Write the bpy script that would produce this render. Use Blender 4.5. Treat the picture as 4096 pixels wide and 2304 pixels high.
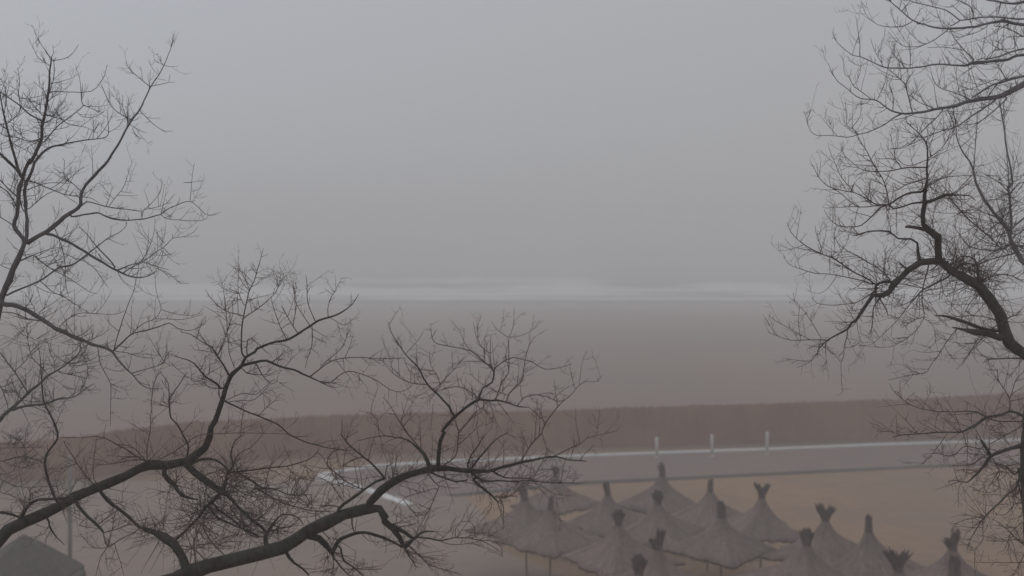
import bpy, bmesh, math, random
from mathutils import Vector, noise

for o in list(bpy.data.objects):
    bpy.data.objects.remove(o, do_unlink=True)
sc = bpy.context.scene
COL = sc.collection

# ------------------------------------------------------------------ camera
CAM_H = 11.6          # a balcony some four floors up
FOC = 4134.0          # focal length in photo pixels (photo is 4096 wide)
CX, HY = 2048.0, 1018.0   # optical axis column, horizon row
cam_d = bpy.data.cameras.new('camera')
cam = bpy.data.objects.new('camera', cam_d)
COL.objects.link(cam)
cam.location = (0, 0, CAM_H)
cam.rotation_euler = (math.radians(90), 0, 0)
cam_d.sensor_width = 36.0
cam_d.lens = FOC / 4096 * 36
cam_d.shift_y = -(1152 - HY) / 4096
cam_d.clip_start = 0.1
cam_d.clip_end = 5000
cam_d.dof.use_dof = True
cam_d.dof.focus_distance = 9.0
cam_d.dof.aperture_fstop = 1.1
sc.camera = cam

# ------------------------------------------------------------------ sky and sun
SUN_EL, SUN_AZ = math.radians(38), math.radians(-50)   # high, ahead and to the left, behind cloud
w = bpy.data.worlds.new('World')
sc.world = w
w.use_nodes = True
nt = w.node_tree
nt.nodes.clear()
n_out = nt.nodes.new('ShaderNodeOutputWorld')
n_bg = nt.nodes.new('ShaderNodeBackground')
n_sky = nt.nodes.new('ShaderNodeTexSky')
n_sky.sky_type = 'NISHITA'
n_sky.sun_disc = False
n_sky.sun_elevation = SUN_EL
n_sky.sun_rotation = SUN_AZ
n_sky.dust_density = 4
n_tc = nt.nodes.new('ShaderNodeTexCoord')
n_sep = nt.nodes.new('ShaderNodeSeparateXYZ')
nt.links.new(n_tc.outputs['Generated'], n_sep.inputs[0])
n_el = nt.nodes.new('ShaderNodeValToRGB')          # cloud deck: brighter overhead
n_el.color_ramp.elements[0].position = 0.0
n_el.color_ramp.elements[0].color = (3.78, 3.83, 3.93, 1)
n_el.color_ramp.elements[1].position = 0.6
n_el.color_ramp.elements[1].color = (5.28, 5.34, 5.42, 1)
nt.links.new(n_sep.outputs['Z'], n_el.inputs[0])
n_az = nt.nodes.new('ShaderNodeValToRGB')           # cooler, thinner cloud to the left
n_az.color_ramp.elements[0].position = 0.0
n_az.color_ramp.elements[0].color = (0.945, 1.0, 1.085, 1)
n_az.color_ramp.elements[1].position = 1.0
n_az.color_ramp.elements[1].color = (0.97, 0.96, 0.975, 1)
n_mr = nt.nodes.new('ShaderNodeMapRange')
n_mr.inputs['From Min'].default_value = -0.5
n_mr.inputs['From Max'].default_value = 0.3
nt.links.new(n_sep.outputs['X'], n_mr.inputs['Value'])
nt.links.new(n_mr.outputs[0], n_az.inputs[0])
n_mul = nt.nodes.new('ShaderNodeVectorMath')
n_mul.operation = 'MULTIPLY'
nt.links.new(n_el.outputs[0], n_mul.inputs[0])
nt.links.new(n_az.outputs[0], n_mul.inputs[1])
n_mix = nt.nodes.new('ShaderNodeMixRGB')
n_mix.inputs[0].default_value = 0.93
nt.links.new(n_sky.outputs[0], n_mix.inputs[1])
nt.links.new(n_mul.outputs[0], n_mix.inputs[2])
nt.links.new(n_mix.outputs[0], n_bg.inputs[0])
n_bg.inputs[1].default_value = 0.1
nt.links.new(n_bg.outputs[0], n_out.inputs[0])

sun_d = bpy.data.lights.new('sun', 'SUN')
sun_d.energy = 0.5
sun_d.angle = math.radians(40)
sun_d.color = (1.0, 0.95, 0.9)
sun = bpy.data.objects.new('sun', sun_d)
COL.objects.link(sun)
sdir = Vector((math.cos(SUN_EL) * math.sin(SUN_AZ), math.cos(SUN_EL) * math.cos(SUN_AZ), math.sin(SUN_EL)))
sun.rotation_euler = sdir.to_track_quat('Z', 'Y').to_euler()
sun.location = (-30, 30, 60)

sc.view_settings.view_transform = 'Standard'
sc.view_settings.look = 'None'
sc.view_settings.exposure = 0.0
sc.view_settings.gamma = 1.0
sc.cycles.max_bounces = 8
sc.cycles.diffuse_bounces = 3
sc.cycles.volume_bounces = 3
sc.cycles.use_denoising = True

# ------------------------------------------------------------------ helpers
def tag(o, label=None, cat=None, group=None, kind=None):
    if label: o['label'] = label
    if cat: o['category'] = cat
    if group: o['group'] = group
    if kind: o['kind'] = kind
    return o

def mesh_obj(name, verts, faces, mat, parent=None, smooth=False):
    me = bpy.data.meshes.new(name)
    me.from_pydata(verts, [], faces)
    me.materials.append(mat)
    if smooth:
        me.polygons.foreach_set('use_smooth', [True] * len(me.polygons))
    me.update()
    o = bpy.data.objects.new(name, me)
    COL.objects.link(o)
    if parent: o.parent = parent
    return o

def empty(name, loc):
    o = bpy.data.objects.new(name, None)
    COL.objects.link(o)
    o.location = loc
    o.empty_display_size = 0.2
    return o

class MB:
    def __init__(s): s.v = []; s.f = []
    def box(s, x0, x1, y0, y1, z0, z1):
        b = len(s.v)
        s.v += [(x0,y0,z0),(x1,y0,z0),(x1,y1,z0),(x0,y1,z0),(x0,y0,z1),(x1,y0,z1),(x1,y1,z1),(x0,y1,z1)]
        s.f += [(b,b+3,b+2,b+1),(b+4,b+5,b+6,b+7),(b,b+1,b+5,b+4),(b+1,b+2,b+6,b+5),(b+2,b+3,b+7,b+6),(b+3,b,b+4,b+7)]
    def tube(s, pts, rad, sides=6, cap=True):
        n = len(pts)
        if n < 2: return
        b = len(s.v)
        t = (pts[1] - pts[0]).normalized()
        ref = Vector((0, 0, 1)) if abs(t.z) < 0.9 else Vector((1, 0, 0))
        u = t.cross(ref).normalized()
        for i in range(n):
            if i == 0: tt = pts[1] - pts[0]
            elif i == n - 1: tt = pts[-1] - pts[-2]
            else: tt = pts[i + 1] - pts[i - 1]
            if tt.length > 1e-9: t = tt.normalized()
            u = (u - t * u.dot(t))
            if u.length < 1e-6: u = t.orthogonal()
            u.normalize()
            v = t.cross(u)
            for k in range(sides):
                a = 2 * math.pi * k / sides
                p = pts[i] + (u * math.cos(a) + v * math.sin(a)) * rad[i]
                s.v.append((p.x, p.y, p.z))
        for i in range(n - 1):
            for k in range(sides):
                a0 = b + i * sides + k; a1 = b + i * sides + (k + 1) % sides
                s.f.append((a0, a1, a1 + sides, a0 + sides))
        if cap:
            s.f.append(tuple(b + k for k in reversed(range(sides))))
            s.f.append(tuple(b + (n - 1) * sides + k for k in range(sides)))
    def lathe(s, prof, sides, rag=None):
        b = len(s.v)
        for i, (r, z) in enumerate(prof):
            for k in range(sides):
                a = 2 * math.pi * k / sides
                rr, zz = (r, z) if rag is None else rag(i, k, r, z)
                s.v.append((rr * math.cos(a), rr * math.sin(a), zz))
        for i in range(len(prof) - 1):
            for k in range(sides):
                a0 = b + i * sides + k; a1 = b + i * sides + (k + 1) % sides
                s.f.append((a0, a0 + sides, a1 + sides, a1))
    def build(s, name, mat, parent=None, smooth=False):
        return mesh_obj(name, s.v, s.f, mat, parent, smooth)

def mat(name, c1, c2, scale=(1, 1, 1), nscale=4.0, detail=6, rough=0.9, bump=0.0, bdist=0.02, c3=None, s3=0.2, f3=0.5, spec=0.3):
    m = bpy.data.materials.new(name)
    m.use_nodes = True
    t = m.node_tree
    p = t.nodes['Principled BSDF']
    p.inputs['Roughness'].default_value = rough
    p.inputs['Specular IOR Level'].default_value = spec
    tc = t.nodes.new('ShaderNodeTexCoord')
    mp = t.nodes.new('ShaderNodeMapping')
    mp.inputs['Scale'].default_value = scale
    t.links.new(tc.outputs['Object'], mp.inputs[0])
    nz = t.nodes.new('ShaderNodeTexNoise')
    nz.inputs['Scale'].default_value = nscale
    nz.inputs['Detail'].default_value = detail
    nz.inputs['Roughness'].default_value = 0.65
    t.links.new(mp.outputs[0], nz.inputs['Vector'])
    cr = t.nodes.new('ShaderNodeValToRGB')
    cr.color_ramp.elements[0].position = 0.3
    cr.color_ramp.elements[0].color = (*c1, 1)
    cr.color_ramp.elements[1].position = 0.7
    cr.color_ramp.elements[1].color = (*c2, 1)
    t.links.new(nz.outputs['Fac'], cr.inputs[0])
    out = cr.outputs[0]
    if c3:
        n3 = t.nodes.new('ShaderNodeTexNoise')
        n3.inputs['Scale'].default_value = s3
        n3.inputs['Detail'].default_value = 4
        t.links.new(tc.outputs['Object'], n3.inputs['Vector'])
        r3 = t.nodes.new('ShaderNodeMapRange')
        r3.inputs['From Min'].default_value = 0.4
        r3.inputs['From Max'].default_value = 0.65
        r3.inputs['To Max'].default_value = f3
        t.links.new(n3.outputs['Fac'], r3.inputs['Value'])
        mx = t.nodes.new('ShaderNodeMixRGB')
        mx.inputs[2].default_value = (*c3, 1)
        t.links.new(r3.outputs[0], mx.inputs[0])
        t.links.new(out, mx.inputs[1])
        out = mx.outputs[0]
    t.links.new(out, p.inputs['Base Color'])
    if bump:
        bp = t.nodes.new('ShaderNodeBump')
        bp.inputs['Strength'].default_value = bump
        bp.inputs['Distance'].default_value = bdist
        t.links.new(nz.outputs['Fac'], bp.inputs['Height'])
        t.links.new(bp.outputs[0], p.inputs['Normal'])
    return m

M_SAND = mat('sand', (0.245, 0.162, 0.108), (0.325, 0.217, 0.145), nscale=1.1, detail=12, bump=0.8, bdist=0.09,
             c3=(0.22, 0.158, 0.122), s3=0.12, f3=0.7, spec=0.15)
M_BEACH = mat('beach_sand', (0.205, 0.146, 0.12), (0.262, 0.187, 0.154), scale=(0.25, 1, 1), nscale=0.35, detail=9, bump=0.3, bdist=0.05,
              c3=(0.20, 0.155, 0.138), s3=0.03, f3=0.7, spec=0.15)
def add_wet(m, y0, y1, r0, r1, dark):
    t = m.node_tree; p = t.nodes['Principled BSDF']
    tc = t.nodes.new('ShaderNodeTexCoord'); sp = t.nodes.new('ShaderNodeSeparateXYZ')
    t.links.new(tc.outputs['Object'], sp.inputs[0])
    nz = t.nodes.new('ShaderNodeTexNoise'); nz.inputs['Scale'].default_value = 0.02; nz.inputs['Detail'].default_value = 6
    t.links.new(tc.outputs['Object'], nz.inputs['Vector'])
    ad = t.nodes.new('ShaderNodeMath'); ad.operation = 'MULTIPLY_ADD'; ad.inputs[1].default_value = 60
    t.links.new(nz.outputs['Fac'], ad.inputs[0]); t.links.new(sp.outputs['Y'], ad.inputs[2])
    mr = t.nodes.new('ShaderNodeMapRange')
    mr.inputs['From Min'].default_value = y0 + 30; mr.inputs['From Max'].default_value = y1 + 30
    t.links.new(ad.outputs[0], mr.inputs['Value'])
    rr = t.nodes.new('ShaderNodeMapRange'); rr.inputs['To Min'].default_value = r0; rr.inputs['To Max'].default_value = r1
    t.links.new(mr.outputs[0], rr.inputs['Value']); t.links.new(rr.outputs[0], p.inputs['Roughness'])
    sr = t.nodes.new('ShaderNodeMapRange'); sr.inputs['To Min'].default_value = 0.15; sr.inputs['To Max'].default_value = 0.5
    t.links.new(mr.outputs[0], sr.inputs['Value']); t.links.new(sr.outputs[0], p.inputs['Specular IOR Level'])
add_wet(M_BEACH, 110, 265, 0.9, 0.22, 0.9)
M_WATER = mat('sea_water', (0.10, 0.11, 0.11), (0.16, 0.17, 0.17), scale=(0.15, 1, 1), nscale=0.25, detail=8, rough=0.35, bump=0.8, bdist=0.6)
M_FOAM = mat('foam', (0.84, 0.85, 0.86), (0.93, 0.94, 0.95), nscale=0.5, detail=8, bump=0.6, bdist=0.2)
M_CONC = mat('grey_concrete', (0.185, 0.132, 0.115), (0.237, 0.17, 0.15), nscale=0.9, detail=9, rough=0.8, bump=0.15,
             c3=(0.175, 0.138, 0.128), s3=0.25, f3=0.6)
M_CONCSIDE = mat('concrete_side', (0.14, 0.135, 0.135), (0.20, 0.19, 0.19), nscale=1.5, detail=8, rough=0.85, bump=0.2)
M_PAVE = mat('paving', (0.225, 0.173, 0.14), (0.29, 0.223, 0.182), nscale=0.8, detail=9, rough=0.85, bump=0.15,
             c3=(0.195, 0.154, 0.135), s3=0.15, f3=0.6)
M_WHITE = mat('white_paint', (0.66, 0.66, 0.66), (0.80, 0.80, 0.80), nscale=2.5, detail=6, rough=0.6)
M_POSTW = mat('post_white', (0.55, 0.54, 0.53), (0.70, 0.69, 0.68), nscale=4, rough=0.6)
M_REED = mat('reed', (0.205, 0.118, 0.078), (0.325, 0.187, 0.124), scale=(6, 6, 0.35), nscale=2.2, detail=7, bump=0.5,
             c3=(0.34, 0.20, 0.13), s3=0.3, f3=0.75)
M_FPOST = mat('fence_post', (0.14, 0.105, 0.09), (0.22, 0.165, 0.14), nscale=3, detail=6)
M_THATCH = mat('thatch', (0.165, 0.126, 0.109), (0.30, 0.232, 0.205), scale=(1, 1, 0.25), nscale=9, detail=9, bump=0.9, bdist=0.05,
               c3=(0.18, 0.143, 0.13), s3=1.1, f3=0.6, spec=0.1)
M_ROOF = mat('roof_sheet', (0.085, 0.073, 0.069), (0.13, 0.112, 0.106), scale=(1, 1, 0.4), nscale=3.5, detail=8, bump=0.4, spec=0.2)
def add_streaks(m, k=9.0, zs=0.9, lo=0.62, hi=1.25):
    t = m.node_tree
    p = t.nodes['Principled BSDF']
    src = p.inputs['Base Color'].links[0].from_socket
    tc = t.nodes.new('ShaderNodeTexCoord'); sp = t.nodes.new('ShaderNodeSeparateXYZ')
    t.links.new(tc.outputs['Object'], sp.inputs[0])
    at2 = t.nodes.new('ShaderNodeMath'); at2.operation = 'ARCTAN2'
    t.links.new(sp.outputs['Y'], at2.inputs[0]); t.links.new(sp.outputs['X'], at2.inputs[1])
    ml = t.nodes.new('ShaderNodeMath'); ml.operation = 'MULTIPLY'; ml.inputs[1].default_value = k
    t.links.new(at2.outputs[0], ml.inputs[0])
    mz = t.nodes.new('ShaderNodeMath'); mz.operation = 'MULTIPLY'; mz.inputs[1].default_value = zs
    t.links.new(sp.outputs['Z'], mz.inputs[0])
    cb = t.nodes.new('ShaderNodeCombineXYZ')
    t.links.new(ml.outputs[0], cb.inputs['X']); t.links.new(mz.outputs[0], cb.inputs['Y'])
    nz = t.nodes.new('ShaderNodeTexNoise'); nz.inputs['Scale'].default_value = 1.6; nz.inputs['Detail'].default_value = 7
    nz.inputs['Roughness'].default_value = 0.7
    t.links.new(cb.outputs[0], nz.inputs['Vector'])
    mr = t.nodes.new('ShaderNodeMapRange')
    mr.inputs['From Min'].default_value = 0.3; mr.inputs['From Max'].default_value = 0.7
    mr.inputs['To Min'].default_value = lo; mr.inputs['To Max'].default_value = hi
    t.links.new(nz.outputs['Fac'], mr.inputs['Value'])
    vm = t.nodes.new('ShaderNodeVectorMath'); vm.operation = 'SCALE'
    t.links.new(src, vm.inputs[0]); t.links.new(mr.outputs[0], vm.inputs['Scale'])
    t.links.new(vm.outputs[0], p.inputs['Base Color'])
add_streaks(M_THATCH)
add_streaks(M_ROOF, 7.0, 0.8, 0.75, 1.2)
M_TUFT = mat('tuft_straw', (0.105, 0.076, 0.066), (0.18, 0.135, 0.118), scale=(3, 3, 0.5), nscale=8, detail=5)
M_POLE = mat('pole_wood', (0.24, 0.185, 0.14), (0.33, 0.26, 0.20), scale=(4, 4, 0.5), nscale=5, detail=5)
M_GPOST = mat('grey_metal', (0.22, 0.22, 0.22), (0.30, 0.30, 0.30), nscale=3, rough=0.6)
M_BARK_D = mat('bark_dark', (0.026, 0.022, 0.019), (0.075, 0.064, 0.055), scale=(1, 1, 0.6), nscale=26, detail=8, bump=1.0, bdist=0.012,
               c3=(0.085, 0.088, 0.075), s3=5.0, f3=0.5, spec=0.2)
M_BARK_M = mat('bark_grey', (0.07, 0.063, 0.063), (0.16, 0.146, 0.145), scale=(1, 1, 0.6), nscale=24, detail=8, bump=0.9, bdist=0.01, spec=0.2)
M_BARK_P = mat('bark_pale', (0.13, 0.122, 0.128), (0.22, 0.207, 0.215), scale=(1, 1, 0.6), nscale=20, detail=7, bump=0.7, bdist=0.01, spec=0.2)
M_BARK_C = mat('bark_brown', (0.04, 0.035, 0.032), (0.10, 0.089, 0.083), scale=(1, 1, 0.6), nscale=26, detail=8, bump=1.0, bdist=0.012,
               c3=(0.12, 0.115, 0.105), s3=6.0, f3=0.5, spec=0.2)
M_TWIG_R = mat('twig_reddish', (0.08, 0.056, 0.05), (0.17, 0.122, 0.11), nscale=6, detail=4)
M_TWIG_G = mat('twig_grey', (0.08, 0.072, 0.072), (0.15, 0.135, 0.135), nscale=6, detail=4)

def ground_z(y):
    if y < 16: return 2.67
    if y < 45: return 0.08 * (45 - y) + 0.35 * min(1.0, (45 - y) / 5.0) ** 0.8
    if y < 80: return 0.0
    return -0.6 * min(1.0, (y - 80) / 180)

def at(px, py, y):                 # photo pixel at distance y
    return Vector(((px - CX) / FOC * y, y, CAM_H - (py - HY) / FOC * y))

def on_ground(px, py, lift=0.0, dz=0.0):
    y = 30.0
    for _ in range(60):
        y = (CAM_H - ground_z(y) - dz) * FOC / (py - HY)
    return Vector(((px - CX) / FOC * y, y, ground_z(y) + lift))

# ------------------------------------------------------------------ ground, beach, sea
def sheet(name, xs, ys, zf, m, lift=0.0, smooth=True):
    v = [(x, y, zf(x, y) + lift) for y in ys for x in xs]
    n = len(xs)
    f = [(j * n + i, j * n + i + 1, (j + 1) * n + i + 1, (j + 1) * n + i) for j in range(len(ys) - 1) for i in range(n - 1)]
    return mesh_obj(name, v, f, m, None, smooth)

def gz(x, y):
    k = 0.10 * noise.noise(Vector((x * 0.12, y * 0.12, 0.3))) + 0.035 * noise.noise(Vector((x * 0.5, y * 0.5, 1.3)))
    fade = 1.0
    if 43 < y < 85: fade = 0.12
    return ground_z(y) + k * fade

def frange(a, b, s):
    r = []
    while a < b - 1e-6:
        r.append(a); a += s
    r.append(b)
    return r

tag(sheet('sand_ground', frange(-70, 70, 0.7), frange(-40, 16, 4)[:-1] + frange(16, 62, 0.5), gz, M_SAND), kind='structure')
tag(sheet('beach', frange(-900, 900, 30), frange(62, 86, 2) + frange(92, 258, 6) + [262, 270, 300], lambda x, y: ground_z(y) - 0.004 * max(0, y - 262) + (0.0 if y < 64 or y > 256 else 0.08 * noise.noise(Vector((x * .05, y * .05, 0)))), M_BEACH), kind='structure')
tag(sheet('outer_ground', [-900, -70], frange(-40, 62, 6), lambda x, y: ground_z(y) - 0.05, M_SAND), kind='structure')
tag(sheet('outer_ground', [70, 900], frange(-40, 62, 6), lambda x, y: ground_z(y) - 0.05, M_SAND), kind='structure')

SEA_Z = -0.56
def sea_h(x, y):
    k = max(0.0, min(1.0, (y - 275) / 60))
    return SEA_Z + k * (0.35 * noise.noise(Vector((x * 0.02, y * 0.09, 5))) + 0.25 * noise.noise(Vector((x * 0.05, y * 0.2, 9))))
tag(sheet('sea', frange(-900, 900, 9), frange(259, 700, 5) + frange(730, 1580, 40), sea_h, M_WATER), kind='structure')

def surf(name, spec, height, width, seed, gap):
    """a broken line of white water: a low rounded, ragged ridge"""
    v = []; f = []
    rnd = random.Random(seed)
    for (x0, x1, y) in spec:
        n = max(2, int((x1 - x0) / 2.5))
        prev = None
        for i in range(n + 1):
            x = x0 + (x1 - x0) * i / n
            e = min(1, 6 * i / n, 6 * (n - i) / n)
            ns = noise.noise(Vector((x * 0.03, seed, y))) + 0.5 * noise.noise(Vector((x * 0.12, seed, y)))
            if ns < gap: e = 0
            hh = height * e * (0.7 + 0.6 * ns); ww = width * max(0.03, e * (0.7 + 0.7 * ns))
            yy = y + 6 * noise.noise(Vector((x * 0.008, seed + 3, 0))) + 2 * noise.noise(Vector((x * 0.06, seed + 5, 0)))
            b = len(v)
            for t in (-1, -0.6, -0.25, 0.1, 0.5, 1):
                z = SEA_Z + 0.06 + hh * (1 - t * t) + 0.15 * hh * noise.noise(Vector((x * .4, t * 2, seed)))
                v.append((x, yy + t * ww, z if abs(t) < 1 else SEA_Z - 0.5))
            if prev is not None:
                for k in range(5):
                    f.append((prev + k, prev + k + 1, b + k + 1, b + k))
            prev = b
    o = mesh_obj(name, v, f, M_FOAM, None, True)
    return tag(o, kind='stuff')

surf('surf_foam', [(-300, 300, 284)], 0.4, 9, 3, -0.9)
surf('surf_foam', [(-300, 70, 312), (60, 300, 316)], 1.1, 15, 7, -0.9)
surf('surf_foam', [(-300, 300, 348)], 1.3, 17, 11, -0.6)
surf('surf_foam', [(-30, 300, 392), (-300, -50, 388)], 1.4, 18, 17, -0.3)
surf('surf_foam', [(-90, 55, 455)], 2.2, 22, 23, -0.9)
surf('surf_foam', [(-300, -110, 470)], 1.0, 12, 29, -0.05)

# paved area at the left and the concrete terrace with its white edge
def poly_sheet(name, pts, m, depth=None, mside=None):
    bm = bmesh.new()
    vs = [bm.verts.new(p) for p in pts]
    fc = bm.faces.new(vs)
    if fc.normal.z < 0: bmesh.ops.reverse_faces(bm, faces=[fc])
    if depth:
        r = bmesh.ops.extrude_face_region(bm, geom=[fc])
        for e in r['geom']:
            if isinstance(e, bmesh.types.BMVert): e.co.z += depth
        bmesh.ops.recalc_face_normals(bm, faces=bm.faces)
    me = bpy.data.meshes.new(name)
    bm.to_mesh(me); bm.free()
    me.materials.append(m)
    if mside:
        me.materials.append(mside)
        for p in me.polygons:
            if abs(p.normal.z) < 0.5: p.material_index = 1
    o = bpy.data.objects.new(name, me)
    COL.objects.link(o)
    return o

# draped: strip of quads from the left boundary to the right boundary
rows = []
for k in range(40):
    py = 1935 + (2600 - 1935) * k / 39
    def edge(py):
        pr = [(1270, 1930), (1640, 1976), (1860, 2000), (1935, 2060), (1965, 2130), (1990, 2195), (2049, 2236), (2230, 2310), (2420, 2400), (2560, 2560), (2600, 2620)]
        for (x0, y0), (x1, y1) in zip(pr, pr[1:]):
            if y0 <= py <= y1: return x0 + (x1 - x0) * (py - y0) / (y1 - y0)
        return 2600
    xe = edge(py)
    rows.append([on_ground(-700 + (xe + 700) * t, py, 0.13) for t in (0, .2, .4, .55, .7, .8, .9, 1.0)])
v = []; f = []
for r in rows:
    v += [tuple(p) for p in r] + [(r[-1].x, r[-1].y - 0.0, r[-1].z - 0.3)]
n = 9
for j in range(len(rows) - 1):
    for i in range(n - 1):
        f.append((j * n + i, (j + 1) * n + i, (j + 1) * n + i + 1, j * n + i + 1))
tag(mesh_obj('pavement', v, f, M_PAVE), kind='structure')

def fence_line(px):
    return [on_ground(x, y) for x, y in px]
far_edge = [(1272, 1903), (1500, 1868), (1750, 1851), (2050, 1838), (2385, 1824), (2700, 1813), (3069, 1800), (3500, 1782), (4075, 1763), (4500, 1752)]
near_edge = [(4500, 1830), (4070, 1848), (3666, 1862), (2900, 1899), (2327, 1926), (1787, 1978), (1640, 2020)]
T_Z = 0.14
def terr(px, py):
    y = (CAM_H - T_Z) * FOC / (py - HY)
    return Vector(((px - CX) / FOC * y, y, T_Z))
tp = [terr(*p) for p in far_edge] + [terr(*p) for p in near_edge]
top = poly_sheet('concrete_terrace', [(p.x, p.y, -0.4) for p in tp], M_CONC, depth=0.4 + T_Z, mside=M_CONCSIDE)
tag(top, kind='structure')

def ribbon(name, pts, wid, m, z0, z1):
    """raised kerb of square section along a line"""
    v = []; f = []
    n = len(pts)
    for i, p in enumerate(pts):
        a = pts[max(0, i - 1)]; b = pts[min(n - 1, i + 1)]
        d = Vector((b.x - a.x, b.y - a.y, 0)).normalized()
        q = Vector((-d.y, d.x, 0)) * wid / 2
        v += [(p.x - q.x, p.y - q.y, z0), (p.x + q.x, p.y + q.y, z0), (p.x + q.x, p.y + q.y, z1), (p.x - q.x, p.y - q.y, z1)]
    for i in range(n - 1):
        for k in range(4):
            f.append((i * 4 + k, i * 4 + (k + 1) % 4, (i + 1) * 4 + (k + 1) % 4, (i + 1) * 4 + k))
    f += [(0, 1, 2, 3), tuple((n - 1) * 4 + k for k in (3, 2, 1, 0))]
    return mesh_obj(name, v, f, m)
k1 = [terr(*p) for p in far_edge]
tag(ribbon('white_kerb', k1, 0.26, M_WHITE, T_Z - 0.1, T_Z + 0.10), 'long white painted kerb along the far edge of the grey terrace', 'kerb')
k2 = [terr(*p) for p in [(1276, 1907), (1380, 1936), (1480, 1965), (1570, 1997), (1636, 2020)]]
tag(ribbon('white_kerb', k2, 0.46, M_WHITE, T_Z - 0.5, T_Z + 0.06), 'short wide white kerb slanting along the left end of the grey terrace', 'kerb')

# ------------------------------------------------------------------ reed fence
fence_base = [(-700, 2010), (-300, 1975), (0, 1945), (199, 1928), (800, 1853), (1397, 1820), (2226, 1794), (2969, 1774), (3657, 1754), (4096, 1741), (4700, 1722)]
fence_h = [2.2, 2.2, 2.2, 2.2, 2.35, 2.35, 2.3, 2.4, 2.55, 2.7, 2.7]
fb = fence_line(fence_base)
fence = empty('reed_fence', fb[5])
tag(fence, 'tall brown reed fence running the whole width behind the grey terrace', 'fence')
def along(pts, hs, step):
    out = []
    for i in range(len(pts) - 1):
        n = max(1, int((pts[i + 1] - pts[i]).length / step))
        for k in range(n):
            t = k / n
            out.append((pts[i].lerp(pts[i + 1], t), hs[i] + (hs[i + 1] - hs[i]) * t))
    out.append((pts[-1], hs[-1]))
    return out
fl = along(fb, fence_h, 2.6)
rnd = random.Random(5)
for (p, h), (q, h2) in zip(fl, fl[1:]):
    d = q - p
    L = d.length; d.normalize()
    nrm = Vector((-d.y, d.x, 0))
    mb = MB()
    s = 0.0; ph = rnd.uniform(-0.03, 0.03)
    while s < L - 0.005:
        wd = rnd.uniform(0.05, 0.12)
        wd = min(wd, L - s)
        a = p + d * s; b = p + d * (s + wd * 0.97)
        hz = h + (h2 - h) * s / L + ph + rnd.uniform(-0.06, 0.06)
        o1 = nrm * rnd.uniform(-0.025, 0.025); th = nrm * 0.03
        i0 = len(mb.v)
        z0 = min(p.z, q.z) - 0.1
        for (c, z) in ((a + o1, z0), (b + o1, z0), (b + o1 + th, z0), (a + o1 + th, z0)):
            mb.v.append((c.x - fb[5].x, c.y - fb[5].y, z))
        for (c, z) in ((a + o1, hz), (b + o1, hz + rnd.uniform(-.03, .03)), (b + o1 + th, hz), (a + o1 + th, hz)):
            mb.v.append((c.x - fb[5].x, c.y - fb[5].y, p.z + z))
        mb.f += [(i0, i0+1, i0+5, i0+4), (i0+1, i0+2, i0+6, i0+5), (i0+2, i0+3, i0+7, i0+6), (i0+3, i0, i0+4, i0+7), (i0+4, i0+5, i0+6, i0+7)]
        s += wd
    mb.build('reed_panel', M_REED, fence)
    pm = MB()
    c = p + nrm * 0.12
    pm.tube([Vector((c.x - fb[5].x, c.y - fb[5].y, p.z - 0.2)), Vector((c.x - fb[5].x, c.y - fb[5].y, p.z + h - 0.12))], [0.05, 0.045], 8)
    pm.build('post', M_FPOST, fence)

# ------------------------------------------------------------------ white posts on the terrace, grey post at the left
posts = [((2627, 1830), 1748, 'white post nearest the slanted kerb, leftmost of three on the terrace edge'),
         ((2848, 1826), 1738, 'middle white post of the three standing on the terrace edge'),
         ((3069, 1817), 1727, 'white post farthest along the kerb, rightmost of three on the terrace edge')]
for (bx, by), ty, lab in posts:
    b = terr(bx, by)
    h = (by - ty) / FOC * b.y
    e = empty('white_post', b)
    tag(e, lab, 'post', 'white posts along the terrace edge')
    m1 = MB(); r = 0.085
    m1.lathe([(0.0, 0.02), (r, 0.02), (r, h - 0.06), (r * 0.8, h - 0.01), (0.0, h)], 14)
    m1.build('shaft', M_POSTW, e, True)
    m2 = MB(); m2.lathe([(0.0, -0.02), (0.12, -0.02), (0.12, 0.03), (0.085, 0.05), (0.0, 0.05)], 14)
    m2.build('base', M_POSTW, e)

b = on_ground(280, 2262, 0.13)
h = (2262 - 1838) / FOC * b.y
e = empty('grey_post', b)
tag(e, 'slender grey post standing on the pavement behind the grey roof', 'post')
m1 = MB(); m1.lathe([(0, 0), (0.065, 0), (0.06, h - 0.05), (0.045, h), (0, h)], 12); m1.build('shaft', M_GPOST, e, True)
m1 = MB(); m1.lathe([(0, 0), (0.14, 0), (0.14, 0.05), (0.07, 0.06), (0, 0.06)], 12); m1.build('base_plate', M_GPOST, e)

# kiosk with a pyramid roof at the lower left corner
KY = 30.0
ap = at(95, 2140, KY)
kz = ground_z(KY)
kc = Vector((ap.x, KY, kz))
e = empty('kiosk', kc)
tag(e, 'small kiosk with a grey pyramid roof under the lower left bough', 'kiosk')
rh = 1.05; R = 1.62
mb = MB(); zt = ap.z - kz
def sq(r, z): return [(-r * math.cos(math.radians(k * 45 + 22.5)), -r * math.sin(math.radians(k * 45 + 22.5)), z) for k in range(8)]
rings = [sq(0.06, zt), sq(0.55, zt - 0.30), sq(1.1, zt - 0.68), sq(R, zt - rh), sq(R, zt - rh - 0.16), sq(R - 0.08, zt - rh - 0.16)]
for r in rings: mb.v += r
for j in range(len(rings) - 1):
    for k in range(8):
        mb.f.append((j * 8 + k, j * 8 + (k + 1) % 8, (j + 1) * 8 + (k + 1) % 8, (j + 1) * 8 + k))
mb.f.append(tuple(range(8)))
mb.build('roof', M_ROOF, e)
mb = MB(); mb.box(R - 0.08, R + 0.14, -0.62, 0.1, zt - rh - 0.22, zt - rh + 0.0); mb.build('eave_box', M_ROOF, e)
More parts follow.
